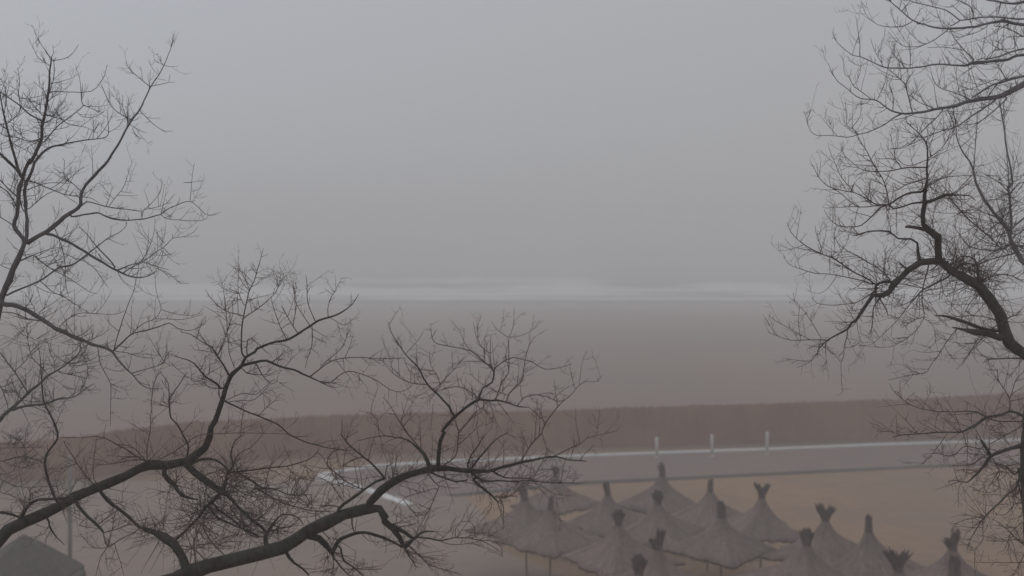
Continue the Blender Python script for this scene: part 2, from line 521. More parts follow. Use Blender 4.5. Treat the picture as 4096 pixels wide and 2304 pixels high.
for k in range(8):
    a = math.radians(k * 45 + 22.5)
    mb = MB(); x, y = (R - 0.2) * math.cos(a), (R - 0.2) * math.sin(a)
    mb.box(x - 0.05, x + 0.05, y - 0.05, y + 0.05, -0.2, zt - rh - 0.1); mb.build('post', M_POLE, e)
mb = MB()
for k in range(8):
    a0 = math.radians(k * 45 + 22.5); a1 = math.radians(k * 45 + 67.5); rr = R - 0.26
    i0 = len(mb.v)
    for (a, z) in ((a0, -0.2), (a1, -0.2), (a1, 0.95), (a0, 0.95)):
        mb.v.append((rr * math.cos(a), rr * math.sin(a), z))
    mb.f.append((i0, i0 + 1, i0 + 2, i0 + 3))
mb.build('counter', M_CONCSIDE, e)

# ------------------------------------------------------------------ thatched parasols
RIM_H, CONE_H, RAD = 1.62, 1.10, 1.42
def canopy_mesh(seed):
    rnd = random.Random(seed)
    mb = MB()
    S = 64
    prof = [(0.075, 1.10), (0.12, 0.98), (0.19, 0.84), (0.29, 0.69), (0.42, 0.565), (0.58, 0.445), (0.76, 0.335), (0.96, 0.22), (1.18, 0.105), (1.42, -0.01), (1.45, -0.09), (1.30, -0.03), (0.7, 0.24), (0.08, 0.6)]
    ph = [rnd.uniform(0, 6.28) for _ in range(6)]
    rag_r = [rnd.uniform(-1, 1) for _ in range(S)]
    cor = [rnd.uniform(0.93, 1.08) for _ in range(4)]
    def plan(a):                       # four pointed corners, sides drawn slightly in
        q = ((a + math.pi / 4) % (math.pi / 2)) - math.pi / 4
        c = cor[int(((a + math.pi / 4) % (2 * math.pi)) / (math.pi / 2)) % 4]
        u = abs(q) / (math.pi / 4)
        sq = 0.7071 / math.cos(math.pi / 4 - abs(q))
        return sq * (1.10 * (1 + (c - 1) * (1 - u)) - 0.085 * (4 * u * (1 - u)) + 0.01 * u)
    def rag(i, k, r, z):
        a = 2 * math.pi * k / S
        t = min(1, r / 1.4)
        lump = 0.016 * math.sin(5 * a + ph[0]) + 0.012 * math.sin(9 * a + ph[1] + i)
        pl = plan(a)
        rr = r * (1 + (pl - 1) * min(1, t * 1.5)) * (1 + lump) + 0.012 * rag_r[(k * 7 + i * 3) % S]
        ridge = 0.10 * t * (1 - t) * 4 * (pl - 0.85)
        zz = z + ridge + 0.05 * t * (math.sin(2 * a + ph[3]) * 0.5 + math.sin(3 * a + ph[4]) * 0.4) + 0.015 * rag_r[(k * 5 + i) % S] * t
        if i in (9, 10):
            rr += 0.035 * rag_r[k]; zz += 0.03 * rag_r[(k * 3) % S]
        return rr, zz
    mb.lathe(prof, S, rag)
    # loose straw along the rim and lying over the slope
    for _ in range(150):
        a = rnd.uniform(0, 6.283); r = rnd.uniform(1.28, 1.40) * plan(a)
        p0 = Vector((r * math.cos(a), r * math.sin(a), 0.02 + rnd.uniform(-.02, .03)))
        p1 = p0 + Vector((math.cos(a + rnd.uniform(-.3, .3)) * rnd.uniform(.03, .13), math.sin(a) * rnd.uniform(.03, .13), -rnd.uniform(.08, .22)))
        mb.tube([p0, p1], [0.012, 0.003], 3, False)
    return mb
def tuft_mesh(kind, seed):
    rnd = random.Random(seed)
    mb = MB()
    lobes = {'fork': [(-0.5, 0, .54), (0.55, 0, .48), (-0.2, 0, .34), (0.2, 0, .33)], 'brush': [(-.3, .2, .36), (.28, -.2, .36), (0, .1, .42), (.1, -.3, .34)],
             'stub': [(0.02, 0, .42)], 'lean': [(-.22, 0, .45), (-.1, .1, .38)], 'vee': [(-.62, 0, .36), (.16, 0, .52)]}[kind]
    for (lx, ly, ln) in lobes:
        for _ in range(44):
            a = rnd.uniform(0, 6.283); r = 0.07 * math.sqrt(rnd.random())
            p0 = Vector((r * math.cos(a), r * math.sin(a), -0.03))
            sp = 0.10 if kind == 'stub' else 0.2
            d = Vector((lx + rnd.uniform(-sp, sp), ly + rnd.uniform(-sp, sp), 1)).normalized()
            L = ln * rnd.uniform(0.65, 1.1)
            p1 = p0 + Vector((d.x * 0.55, d.y * 0.55, d.z)) * L * 0.45
            p2 = p1 + Vector((d.x * 1.15, d.y * 1.15, d.z * 0.9)) * L * 0.6
            mb.tube([p0, p1, p2], [0.03, 0.032, 0.008], 4, False)
    # binding
    mb.lathe([(0.07, -0.06), (0.105, -0.05), (0.105, 0.07), (0.07, 0.09)], 12)
    return mb
canopies = [canopy_mesh(s) for s in (1, 2, 3)]
parasols = [
 (1400, 1200, 'lean', 0.9, 'thatched parasol behind the others at the left, its tuft just below the bough end'),
 (1325, 1252, 'lean', 1.2, 'thatched parasol at the far left of the group, half screened by hanging twigs'),
 (1383, 1280, 'stub', 1.0, 'broad thatched parasol in full view at the left front, nearest the pavement corner'),
 (1529, 1241, 'lean', 0.95, 'thatched parasol with a crooked tuft, between the left pair and the tallest far one'),
 (1659, 1190, 'lean', 1.1, 'farthest thatched parasol, its leaning tuft right below the leftmost white post'),
 (1657, 1262, 'brush', 1.0, 'thatched parasol directly in front of the farthest one, bushy dark tuft'),
 (1779, 1232, 'stub', 0.95, 'thatched parasol below the middle white post, half hidden by a broad one'),
 (1813, 1296, 'stub', 1.25, 'broad thatched parasol in the middle of the group with a tall dark tuft'),
 (1912, 1250, 'fork', 1.0, 'thatched parasol with a ragged forked tuft below the rightmost white post'),
 (1557, 1318, 'brush', 1.0, 'thatched parasol in front of the crooked tufted one, wide bushy tuft'),
 (1657, 1378, 'vee', 0.9, 'near thatched parasol whose bare pole side shows under the bushy tufted one'),
 (1614, 1436, 'brush', 1.0, 'nearest dark tufted parasol, only its top showing at the bottom edge'),
 (2073, 1308, 'fork', 0.95, 'thatched parasol with a wide fish tail tuft, standing alone on open sand'),
 (2023, 1370, 'brush', 1.0, 'near thatched parasol with a spiky tuft in front of the fish tail one'),
 (2196, 1332, 'stub', 1.0, 'thatched parasol with a slim straight tuft, right of the fish tail one'),
 (2265, 1428, 'fork', 1.0, 'thatched parasol with a short split tuft low in front of the slim tufted one'),
 (2391, 1378, 'vee', 1.0, 'rightmost thatched parasol with a lopsided split tuft by the hanging branches'),
 (2412, 1444, 'stub', 1.3, 'thatched parasol cut by the bottom edge in front of the lopsided tufted one'),
]
S159 = 4096 / 2576
for i, (x, ya, kind, tw, lab) in enumerate(parasols):
    px, py = x * S159, ya * S159
    zs = {4: 1.04, 8: 0.98, 14: 1.02}.get(i, 0.87)          # some canopies sag flatter than others
    rim = RIM_H + 0.6 * CONE_H * (1 - zs)
    y = 30.0
    for _ in range(80):
        y = (CAM_H - ground_z(y) - rim - CONE_H * zs) * FOC / (py - HY)
    p = Vector(((px - CX) / FOC * y, y, ground_z(y)))
    rnd = random.Random(100 + i)
    e = empty('thatched_parasol', p)
    tag(e, lab, 'parasol', 'thatched parasols on the sand')
    e.rotation_euler = (math.radians(rnd.uniform(-2, 2)), math.radians(rnd.uniform(-2.5, 2.5)), 0)
    cn = canopies[i % 3]
    if i < 3:
        co = cn.build('canopy', M_THATCH, e, True); canopies[i] = cn; cn.me = co.data
    else:
        co = bpy.data.objects.new('canopy', cn.me); COL.objects.link(co); co.parent = e
    co.location = (0, 0, rim); co.rotation_euler = (0, 0, math.pi / 2 * rnd.randint(0, 3) + (math.radians(45 + rnd.uniform(-8, 8)) if i == 8 else math.radians(rnd.uniform(-16, 16))))
    sc_ = rnd.uniform(1.02, 1.13); co.scale = (sc_, sc_, zs)
    t = tuft_mesh(kind, 300 + i).build('tuft', M_TUFT, e)
    t.location = (0, 0, rim + CONE_H * zs - 0.03); t.scale = (tw, tw, 1.0)
    t.rotation_euler = (0, 0, rnd.uniform(-0.25, 0.25))
    mb = MB(); mb.tube([Vector((0, 0, -0.4)), Vector((0.01, 0, rim + 0.7 * zs))], [0.034, 0.03], 10)
    mb.build('pole', M_POLE, e, True)

# ------------------------------------------------------------------ bare trees
# every bough is a chain of points seen in the photo, set at its own distance and run off in depth; twigs grow from it in 3-D
TILES = {'A': (0, 80), 'B': (0, 640), 'C': (0, 1152), 'D': (0, 1728), 'E': (700, 960), 'F': (700, 1728), 'G': (1400, 1200),
         'H': (1400, 1728), 'I': (3072, 0), 'J': (3072, 500), 'K': (3072, 900), 'L': (3072, 1476), 'M': (3072, 1728)}
TS = 2576 / 1024

def parse(spec):
    """'A 10,20,30 ..' -> [(photo x, photo y, diameter in tile px)]; P = plain photo pixels"""
    pts = []; tile = None
    for tok in spec.split():
        if tok in TILES or tok == 'P': tile = tok; continue
        q = [float(s) for s in tok.split(',')]
        if tile == 'P': x, y = q[0], q[1]
        else:
            ox, oy = TILES[tile]; x, y = ox + q[0] / TS, oy + q[1] / TS
        pts.append([x, y, q[2] if len(q) > 2 else None])
    ks = [i for i, p in enumerate(pts) if p[2] is not None]
    if not ks: pts[0][2] = 5.0; ks = [0]
    if ks[-1] != len(pts) - 1:
        pts[-1][2] = max(2.2, pts[ks[-1]][2] * 0.5) if ks[-1] == 0 else pts[ks[-1]][2]
        ks.append(len(pts) - 1)
    cl = [0.0]
    for a, b in zip(pts, pts[1:]): cl.append(cl[-1] + math.hypot(b[0] - a[0], b[1] - a[1]))
    for a, b in zip(ks, ks[1:]):
        for i in range(a + 1, b):
            t = (cl[i] - cl[a]) / max(1e-6, cl[b] - cl[a])
            pts[i][2] = pts[a][2] + (pts[b][2] - pts[a][2]) * t
    if ks[0] != 0:
        for i in range(ks[0]): pts[i][2] = pts[ks[0]][2]
    return pts

def catmull(P, t, i):
    p0 = P[max(0, i - 1)]; p1 = P[i]; p2 = P[i + 1]; p3 = P[min(len(P) - 1, i + 2)]
    return 0.5 * ((2 * p1) + (p2 - p0) * t + (2 * p0 - 5 * p1 + 4 * p2 - p3) * t * t + (3 * p1 - p0 - 3 * p2 + p3) * t * t * t)

class Tree:
    def __init__(s, name, label, dist, bark, twig, seed, up=0.6, dens=1.0, tlen=1.0, wscale=1.12, group=None, drop=0.0):
        s.d = dist; s.bark = bark; s.twig = twig; s.rnd = random.Random(seed)
        s.up = up; s.dens = dens; s.tlen = tlen; s.ws = wscale; s.drop = drop
        s.nodes = []; s.thick = []; s.thin = MB(); s.trunk = MB(); s.name = name; s.label = label; s.limbs = []; s.base = None
        s.seed = seed
    def px2m(s, d): return d / FOC / TS
    def depth_near(s, x, y):
        best = None
        for (nx, ny, nd) in s.nodes:
            q = (nx - x) ** 2 + (ny - y) ** 2
            if best is None or q < best[0]: best = (q, nd, nx, ny)
        return best
    def limb(s, spec, slope=None, depth=None, dens=1.0, part='auto', root=None):
        pts = parse(spec)
        r = s.rnd
        bn = s.depth_near(pts[0][0], pts[0][1])
        if depth is not None: d0 = depth
        elif bn and bn[0] < 63 ** 2: d0 = bn[1]
        else:
            d0 = s.d + r.uniform(-0.5, 0.5)
        if bn and 3 ** 2 < bn[0] < 63 ** 2 and root is None and depth is None:
            pts = [[bn[2], bn[3], pts[0][2]]] + pts     # start inside the parent limb
        cl = [0.0]
        for a, b in zip(pts, pts[1:]): cl.append(cl[-1] + math.hypot(b[0] - a[0], b[1] - a[1]))
        Lm = cl[-1] / FOC * s.d
        sl = slope if slope is not None else r.uniform(0.12, 0.5) * r.choice((-1, 1))
        ds = [d0 + sl * Lm * (c / cl[-1]) for c in cl]
        P = [at(x, y, d) for (x, y, _), d in zip(pts, ds)]
        for i in range(len(pts) - 1):
            for k in range(4):
                t = k / 4
                s.nodes.append((pts[i][0] + (pts[i+1][0] - pts[i][0]) * t, pts[i][1] + (pts[i+1][1] - pts[i][1]) * t, ds[i] + (ds[i+1] - ds[i]) * t))
        s.nodes.append((pts[-1][0], pts[-1][1], ds[-1]))
        if root is not None:                           # run the bough down to the roots, outside the frame
            extra = root; n = len(extra)
            P = extra + P
            wroot = pts[0][2]
            pts = [[0, 0, wroot * (2.6 - 1.5 * (i / n))] for i in range(n)] + pts
            ds = [ds[0]] * n + ds
        W = [(p[2] * s.ws + 2.4) * s.px2m(d) for p, d in zip(pts, ds)]
        thinning = 1.0
        path = []; rad = []
        off = r.uniform(0, 100)
        for i in range(len(P) - 1):
            seg = (P[i + 1] - P[i]).length
            n = max(1, min(14, int(seg / max(0.035, min(0.12, W[i] * 1.2)))))
            for k in range(n):
                t = k / n
                q = catmull(P, t, i)
                wd = W[i] + (W[i + 1] - W[i]) * t
                am = 0.10 * wd + 0.0025
                q = q + Vector((noise.noise(q * 9 + Vector((off, 0, 0))), noise.noise(q * 9 + Vector((0, off, 0))), noise.noise(q * 9 + Vector((0, 0, off))))) * am * 1.6
                path.append(q); rad.append(0.5 * wd * (1 + 0.17 * noise.noise(q * 11 + Vector((off, 3, 0))) + (0.16 * noise.noise(q * 31) + 0.22 * max(0, noise.noise(q * 19 + Vector((0, off, 7))) - 0.25) if wd > 0.022 else 0)))
        path.append(P[-1]); rad.append(0.5 * W[-1] * 0.7)
        w0 = max(p[2] for p in pts)
        sides = 12 if w0 > 55 else (8 if w0 > 22 else (5 if w0 > 8 else 4))
        if part == 'trunk': s.trunk.tube(path, rad, sides)
        elif w0 >= 15: 
            mb = MB(); mb.tube(path, rad, sides); s.thick.append((w0 * cl[-1], mb))
        else: s.thin.tube(path, rad, sides, False)
        s.limbs.append((path, rad, dens, len(path) if root is None else len(path), w0))
    def twig_path(s, p, d, L, n, up, wob):
        r = s.rnd
        out = [p]; dd = d.copy(); st = L / n
        for i in range(n):
            dd = dd + Vector((r.uniform(-wob, wob), r.uniform(-wob, wob), r.uniform(-wob, wob) + up / n))
            dd.normalize()
            out.append(out[-1] + dd * st)
        return out
    def grow(s):
        r = s.rnd
        m = s.d / FOC / TS                                 # metres per tile pixel
        for (path, rad, dens, _, w0) in s.limbs:
            if dens <= 0: continue
            cum = 0.0; nxt = r.expovariate(1.0) * 46 * m / dens / s.dens
            total = sum((b - a).length for a, b in zip(path, path[1:]))
            for i in range(len(path) - 1):
                seg = (path[i + 1] - path[i]).length
                pm = path[i]
                if not (-0.62 < pm.x / pm.y < 0.62 and -0.42 < (pm.z - CAM_H) / pm.y < 0.36):
                    cum += seg; nxt = max(nxt, cum); continue
                while nxt < cum + seg:
                    t = (nxt - cum) / max(seg, 1e-6)
                    p = path[i].lerp(path[i + 1], t)
                    if nxt / total > 0.08:
                        tan = (path[i + 1] - path[i]).normalized()
                        side = Vector((r.gauss(0, 1), r.gauss(0, 1), r.gauss(0, 1)))
                        side = (side - tan * side.dot(tan)).normalized()
                        if s.up > 0 and side.z < -0.3 and r.random() < 0.5: side = -side
                        ang = math.radians(r.uniform(32, 80))
                        d = tan * math.cos(ang) + side * math.sin(ang)
                        k = r.random()
                        L = (60 + 300 * k * k) * m * s.tlen * min(1.0, 0.4 + rad[i] / (8 * m))
                        r0 = min(rad[i] * 0.75, (2.0 + 2.2 * k) * m)
                        up = s.up if r.random() > s.drop else -0.5
                        s.branchlet(p, d, L, r0, m, up, 0)
                    nxt += r.expovariate(1.0) * 46 * m / dens / s.dens
                cum += seg
    def branchlet(s, p, d, L, r0, m, up, lev):
        r = s.rnd
        n = 6 if L > 110 * m else (4 if L > 50 * m else 3)
        pt = s.twig_path(p, d, L, n, up * 0.75, 0.10)
        rr = [r0 + (1.15 * m - r0) * (i / n) for i in range(n + 1)]
        s.thin.tube(pt, rr, 4 if r0 > 2.2 * m else 3, False)
        if lev < 2:
            k = int(r.uniform(0.5, 2.8) * min(2.4, L / (110 * m)))
            for _ in range(k):
                j = r.randint(1, n - 1) if n > 2 else 1
                tan = (pt[j + 1] - pt[j]).normalized()
                side = Vector((r.gauss(0, 1), r.gauss(0, 1), r.gauss(0, 1)))
                side = (side - tan * side.dot(tan)).normalized()
                a = math.radians(r.uniform(30, 70))
                s.branchlet(pt[j].lerp(pt[j + 1], r.random()), tan * math.cos(a) + side * math.sin(a), L * r.uniform(0.28, 0.55), rr[j] * 0.8, m, up, lev + 1)
    def burst(s, spec, n, lmin, lmax, w=5.0, up=None, spread=1.0, bias=None):
        """a tangle of long shoots springing from one knot"""
        r = s.rnd
        m = s.d / FOC / TS
        for q in parse(spec):
            bn = s.depth_near(q[0], q[1])
            c = at(q[0], q[1], bn[1])
            for _ in range(n):
                d = Vector((r.gauss(0, 1), r.gauss(0, 0.8), r.gauss(0, 1)))
                if bias: d += Vector(bias)
                d.normalize()
                p = c + Vector((r.gauss(0, 1), r.gauss(0, 1), r.gauss(0, 1))) * 38 * m * spread
                L = r.uniform(lmin, lmax) * m * 1.2
                s.branchlet(p, d, L, r.uniform(0.32, 0.8) * w * m, m, (s.up if up is None else up) + r.uniform(-0.5, 0.5), 2 if r.random() < 0.55 else 1)
    def finish(s):
        s.grow()
        root = empty(s.name, s.base)
        tag(root, s.label, 'tree')
        inv = Vector(s.base)
        def shift(mb): mb.v = [(x - inv.x, y - inv.y, z - inv.z) for x, y, z in mb.v]; return mb
        shift(s.trunk).build('trunk', s.bark, root, True)
        s.thick.sort(key=lambda q: -q[0])
        for _, mb in s.thick[:60]: shift(mb).build('bough', s.bark, root, True)
        for _, mb in s.thick[60:]:
            b = len(s.thin.v); s.thin.v += mb.v; s.thin.f += [tuple(i + b for i in f) for f in mb.f]
        tw = shift(s.thin).build('twigs', s.twig, root, True)
        tw['kind'] = 'stuff'
        return root

def roots(first, via, ground_xy):
    """points from the ground up to (not including) the first bough point"""
    gx, gy = ground_xy
    g = Vector((gx, gy, ground_z(gy) - 0.3))
    top = via[0]
    out = [g, g + Vector((0.03, 0, 0.5))]
    for t in (0.3, 0.6, 0.85):
        out.append(g.lerp(top, t) + Vector((0.12 * math.sin(t * 7), 0.08 * math.cos(t * 5), 0)))
    return out + via

# --- tall pale-barked tree at the left edge
T = Tree('bare_tree', 'tall bare tree at the left edge with an upright forked crown against the sky', 9.2, M_BARK_M, M_TWIG_G, 11, up=0.7, dens=0.58, wscale=0.78)
v0 = at(-70, 1420, 9.2); v1 = at(-22, 1280, 9.2)
T.base = (v0.x - 0.35, 9.2, ground_z(9.2)); rt = roots(None, [v0, v1], (v0.x - 0.35, 9.2))
T.limb('B 20,1390,84 60,1290,80 130,1110,74 215,930,70 250,830,66', slope=0.1, depth=9.2, dens=0.25, part='trunk', root=rt)
for sp in '''B 240,820,52 140,660,50 165,560 185,400,46 200,290 225,190,46
B 225,180,36 160,90 70,0,30 A 110,1449 0,1340,28 -120,1200,20
B 235,160,42 270,60 300,0 A 300,1440 370,1310 410,1220,40 420,1080 450,960 475,830,30 490,700 500,560 515,400,14 520,370,10
A 515,380,7 430,270 395,215 355,140 330,60,2.5
A 395,225,4 375,260
A 530,405,6 660,385 740,330 790,245,2.5
A 520,370,5 540,330 530,250,2
A 500,460,8 420,410 370,360 325,250,3
A 500,730,9 535,620 548,520 540,400 560,380,4
B 265,820,42 268,600,38 250,400 255,250 290,180,34 330,90 350,20 A 360,1420,30 430,1340 520,1275,24 640,1250 720,1230,16 880,1205 1080,1165,7 1085,1000,4 1082,900,2.5
A 410,1010,18 300,950 200,860 100,790 0,730,10 -100,660,6
A 400,1200,10 300,1220 200,1190 100,1160,5
A 440,1230,13 520,1130 600,1050 700,980 840,860,8 825,820 815,720 810,640,5
A 810,640,4 800,580 755,440,2
A 515,720,9 700,725 920,715 1000,640 1050,560 1075,455,3
A 840,855,5 920,890 1040,935,3
A 770,920,5 820,970 940,975 1050,920,2.5
A 490,965,9 600,990 700,1050 860,1080 990,1140,3
A 430,960,10 360,880 290,800 230,720,4
A 490,900,8 470,780 430,700 370,650 340,620,3
B 215,170,38 180,60,34 160,0 A 170,1430 110,1240,28 75,1100 40,960 10,800,14 -10,650,6
A 75,1100,14 30,1070 -30,1040,8
A 60,1050,10 150,980 200,900 190,760 195,600 175,480,3
A 40,960,8 60,800 40,650 0,590,3
B 290,490,9 400,400 480,340 560,310 640,250 700,180,3
B 275,365,6 360,350 430,280,2.5
B 280,300,9 390,255 500,230 700,235,4
B 240,520,12 205,440 170,300 75,240,5
B 130,655,11 60,610 0,570,9 -80,540,6
B 160,360,15 80,290 0,200,12 -90,110,8
B 160,460,14 100,350 0,260,12 -90,200,8
B 185,910,5 120,850 60,780,2.5
B 280,830,64 380,770,60 470,715,54 600,620,50 700,540,46 790,480,44 815,440,42 820,340,38 860,260,34 960,150 1080,10,28 A 1180,1270,24 1300,1050,19 1410,890,15 1520,670,12 1600,550,9 1650,450,7 1700,330,5 1745,190,2.5
A 1330,1005,9 1250,970 1120,860 1040,700 1010,630,4
A 1300,1040,7 1280,1010 1280,900 1300,770,2.5
A 1280,1000,4 1240,900 1235,750,2
A 1405,905,7 1500,1010 1590,1080 1670,1130 1730,1110,2.5
A 1305,1050,5 1400,1110 1470,1135,2
A 1330,1090,4 1400,1190 1460,1200,2
A 1515,670,8 1420,600 1310,500 1265,420,2.5
A 1520,665,6 1620,645 1700,625 1760,625,2.5
A 1700,620,3 1710,545,2
A 1560,590,4 1680,610,2
A 1600,560,5 1530,480 1490,405,2
A 1645,455,4 1720,470 1790,465,2
A 1640,450,4 1610,410 1595,365,2
A 1640,450,3 1550,400,2
B 815,460,15 880,420 960,440,12 1080,470 1250,495 1420,515,8
B 1430,590,6 1440,510 1500,460 1600,340 1635,210,2.5
B 1450,500,5 1560,480 1670,440 1760,340,2.5
B 720,570,20 850,550 980,530,17 1050,560 1180,600,14 1400,600,12 1520,575 1610,550,10 1680,500 1780,455 1910,415,6 2000,480 2095,555 2200,530,2.5
B 1910,410,5 1920,300 1935,150 1960,30,2.5
B 1610,550,7 1660,585 1800,605 2030,610 2095,560,3
B 1845,225,3 1930,220 2010,210,2
B 1090,470,8 1160,380 1230,290 1270,200 1330,20,2.5
B 1230,320,3 1340,332,2
B 1270,215,3 1350,212,2
B 820,320,9 740,240 680,210 640,150 650,0,4
B 680,205,5 780,110 850,70,2.5
B 225,200,16 360,230 440,265,12 560,315 640,345 800,370,7 900,380 1000,430,4
B 640,345,6 700,390 780,440,4
B 460,740,34 570,770 700,830,30 800,890 900,950 1000,1010,28 1100,1070 1190,1120,22 1280,1160,16 1400,1185,12 1500,1165 1580,1115,7
B 1180,1110,15 1300,1060,11 1440,1020,9 1560,930 1650,880,5
B 1230,1140,11 1340,1070 1440,1000,7 1520,830 1555,700 1555,580,2.5
B 1380,1060,8 1440,1030 1520,1050 1600,1080 1700,1105,3
B 1650,880,5 1740,790 1860,770 1960,720 1990,670,2.5
B 1590,1090,8 1680,1130 1750,1190 1820,1240 1910,1240,3
B 1580,940,4 1590,840 1580,700,2
B 1150,1080,18 1080,980 980,880,13 900,780 790,665,4
B 1190,1140,6 1240,1220 1340,1280,2.5
B 70,1360,22 200,1300,20 400,1215 500,1150,19 600,1080 720,1060 800,1010 880,950,15 960,880 1080,790,9 1200,730 1270,660 1280,600,3
B 215,1010,20 270,980 330,955,14 400,1010 480,1070,11 560,1120 660,1170,7 760,1230 900,1330 980,1345,2.5
B 330,960,6 450,910 540,885 620,880,3
B 550,680,9 580,760 620,880,8 650,1020 660,1200 680,1350,4
B 640,940,6 760,990 840,1010 950,1090 1030,1200 1090,1290,2.5
B 410,1200,7 450,1110 520,1020 600,920 700,760 745,665,2.5
B 420,1230,9 520,1320 620,1370 700,1410 740,1449 C 780,170 820,240,5
B 340,1260,7 450,1320 560,1345 640,1365,4
B 0,1055,5 130,1045,4
C 20,150,58 120,165,56 230,205,52 330,255,50 430,320,48 560,410,46 740,490,44 900,555,36 1050,600,30 1130,640,26 1220,760,18 1320,860,14 1430,980,9 1510,1010,7 1635,1015,4
C 1140,640,22 1220,560,20 1320,470,16 1450,430 1600,390,12 1700,350,10 1780,400 1870,425 1960,415 2070,355,3
C 1150,620,12 1200,430,10 1250,270 1310,120 1350,0 B 1390,1100 1400,1000,3
C 1320,465,8 1450,350 1560,310 1620,215 1590,100 1570,0,3 B 1560,1170,2
C 1570,310,5 1680,310 1850,315 2050,265,2
C 1625,215,5 1720,250 1850,275 1980,265 2050,200,2
C 1160,635,8 1280,650 1400,690 1560,710,4
C 1325,855,9 1450,820 1580,785 1650,740,6 1700,640,3
C 1650,740,4 1600,650 1580,540,2
C 1650,735,4 1560,600 1480,460,2
C 600,390,8 700,300 820,255 1000,260 1170,265 1250,230,4
C 350,215,7 300,130 235,30,4
C 395,240,6 500,170 620,90 680,40,3
C 420,330,14 280,310 180,265 90,245 0,245,9
C 750,480,5 750,300 750,100 B 750,1300,2
C 985,600,8 1000,730 1050,850 1110,960 1115,1130 1110,1390,3
C 1115,1110,3 1210,1108,2
C 1060,800,4 1160,835 1290,825,2'''.split('\n'):
    T.limb(sp)
T.burst('A 410,1200 420,1050 100,1180 60,1000 280,830 470,900 B 230,190 170,420', 13, 90, 330, 5.5)
T.burst('B 620,1080 900,950 1440,1010 1650,900 C 750,490 800,640 1650,740', 8, 80, 260)
T.finish()

# --- slender tree behind, lower left
T = Tree('bare_tree', 'slender bare tree rising at the lower left edge in front of the fence end', 10.8, M_BARK_M, M_TWIG_G, 23, up=0.35, dens=1.15, tlen=1.1, wscale=0.95)
v0 = at(-160, 1860, 10.8); v1 = at(-70, 1760, 10.8)
T.base = (v0.x - 0.3, 10.8, ground_z(10.8)); rt = roots(None, [v0, v1], (v0.x - 0.3, 10.8))
T.limb('C -30,1350,42 0,1320,40 110,1220,34 250,1090,28 400,960,24 490,880,20 580,830,14 700,740,11 800,650,9 800,560,4', slope=0.15, depth=10.8, part='trunk', root=rt)
for sp in '''C 600,850,9 760,880 880,910,4
C 550,830,8 545,740 500,640 480,520,3
C 290,1060,12 200,930,11 150,850 60,730 0,650,8 -60,560,4
C 130,1220,32 260,1185,22 440,1170,16 600,1110,12 740,1100 860,1010 950,960,4
C 150,830,7 250,740 330,620 420,560,3
C 0,980,8 50,1100 80,1200,6
C 160,870,6 90,900 40,1050,3
C 400,780,6 320,700 280,520 275,350,3
C 440,760,7 420,950 440,1140,4
C 700,740,6 850,640 900,500,2.5
C 870,740,7 880,850 830,1000 700,1100 580,1230,3
C 870,740,5 960,700 1000,640,2.5
C 260,1180,8 200,1100 140,1000 100,880,3
D 0,120,6 130,118 200,100 210,60 280,20,3
D 0,160,5 250,155 450,160,3
D 0,290,8 120,265 235,240,10 330,270 440,310,9
D 235,240,8 260,190 220,110 140,50 90,20,3
D 0,420,6 120,400 170,330 250,290,3
D 0,470,6 150,540 280,560 420,550 600,545,3
D 0,600,7 120,640 220,700 310,740,4'''.split('\n'):
    T.limb(sp)
T.burst('C 280,400 380,570 700,740 440,1150', 12, 100, 380)
T.burst('D 210,80 300,330', 10, 100, 300)
T.finish()

# --- big spreading tree at the bottom left: two boughs of one trunk
T = Tree('bare_tree', 'large bare tree reaching two thick dark boughs over the lower left and middle', 7.9, M_BARK_D, M_TWIG_R, 37, up=0.15, dens=0.85, drop=0.25, wscale=1.03)
v0 = at(-560, 3050, 7.7); v1 = at(-430, 2720, 7.8); v2 = at(-170, 2330, 7.9)
T.base = (v0.x - 0.25, 7.7, ground_z(7.7)); rt = roots(None, [v0, v1, v2], (v0.x - 0.25, 7.7))
T.limb('D 0,1090,136 80,990,120 210,920,110 400,850,106 600,740,100 760,660,96 900,580,92 1100,510,88 1250,440,86 1400,370,88 1500,340,92 1700,330,84 1870,290,80 1960,240,76 2060,160,66 2110,50,60 C 2120,1400,56 2160,1330,54 2230,1170,48 2290,960,42 2340,860,38 2420,790,30 2470,700,24 2570,640,22 E 830,1090,22 960,1040,20 1110,1010,20 1220,950,20 1350,870,19 1440,810,18 1550,780,16 1680,720,11 1780,650,7 1850,540,2.5', slope=0.12, depth=7.95, part='trunk', root=rt, dens=0.5)
v3 = at(420, 2440, 7.5)
T.limb('P -430,2730,300 -250,2600,210 100,2480,180 420,2400,165 F 0,1490,155 150,1400,146 350,1340,140 600,1290,134 850,1220,130 1060,1170,130 1200,1090,124 1350,1000,122 1500,920,116 1700,830,108 1900,785,100 2060,770,84 2120,860,76 H 350,890,70 430,960,62 500,1060,54 540,1160,42', slope=-0.1, depth=7.8, dens=0.35)
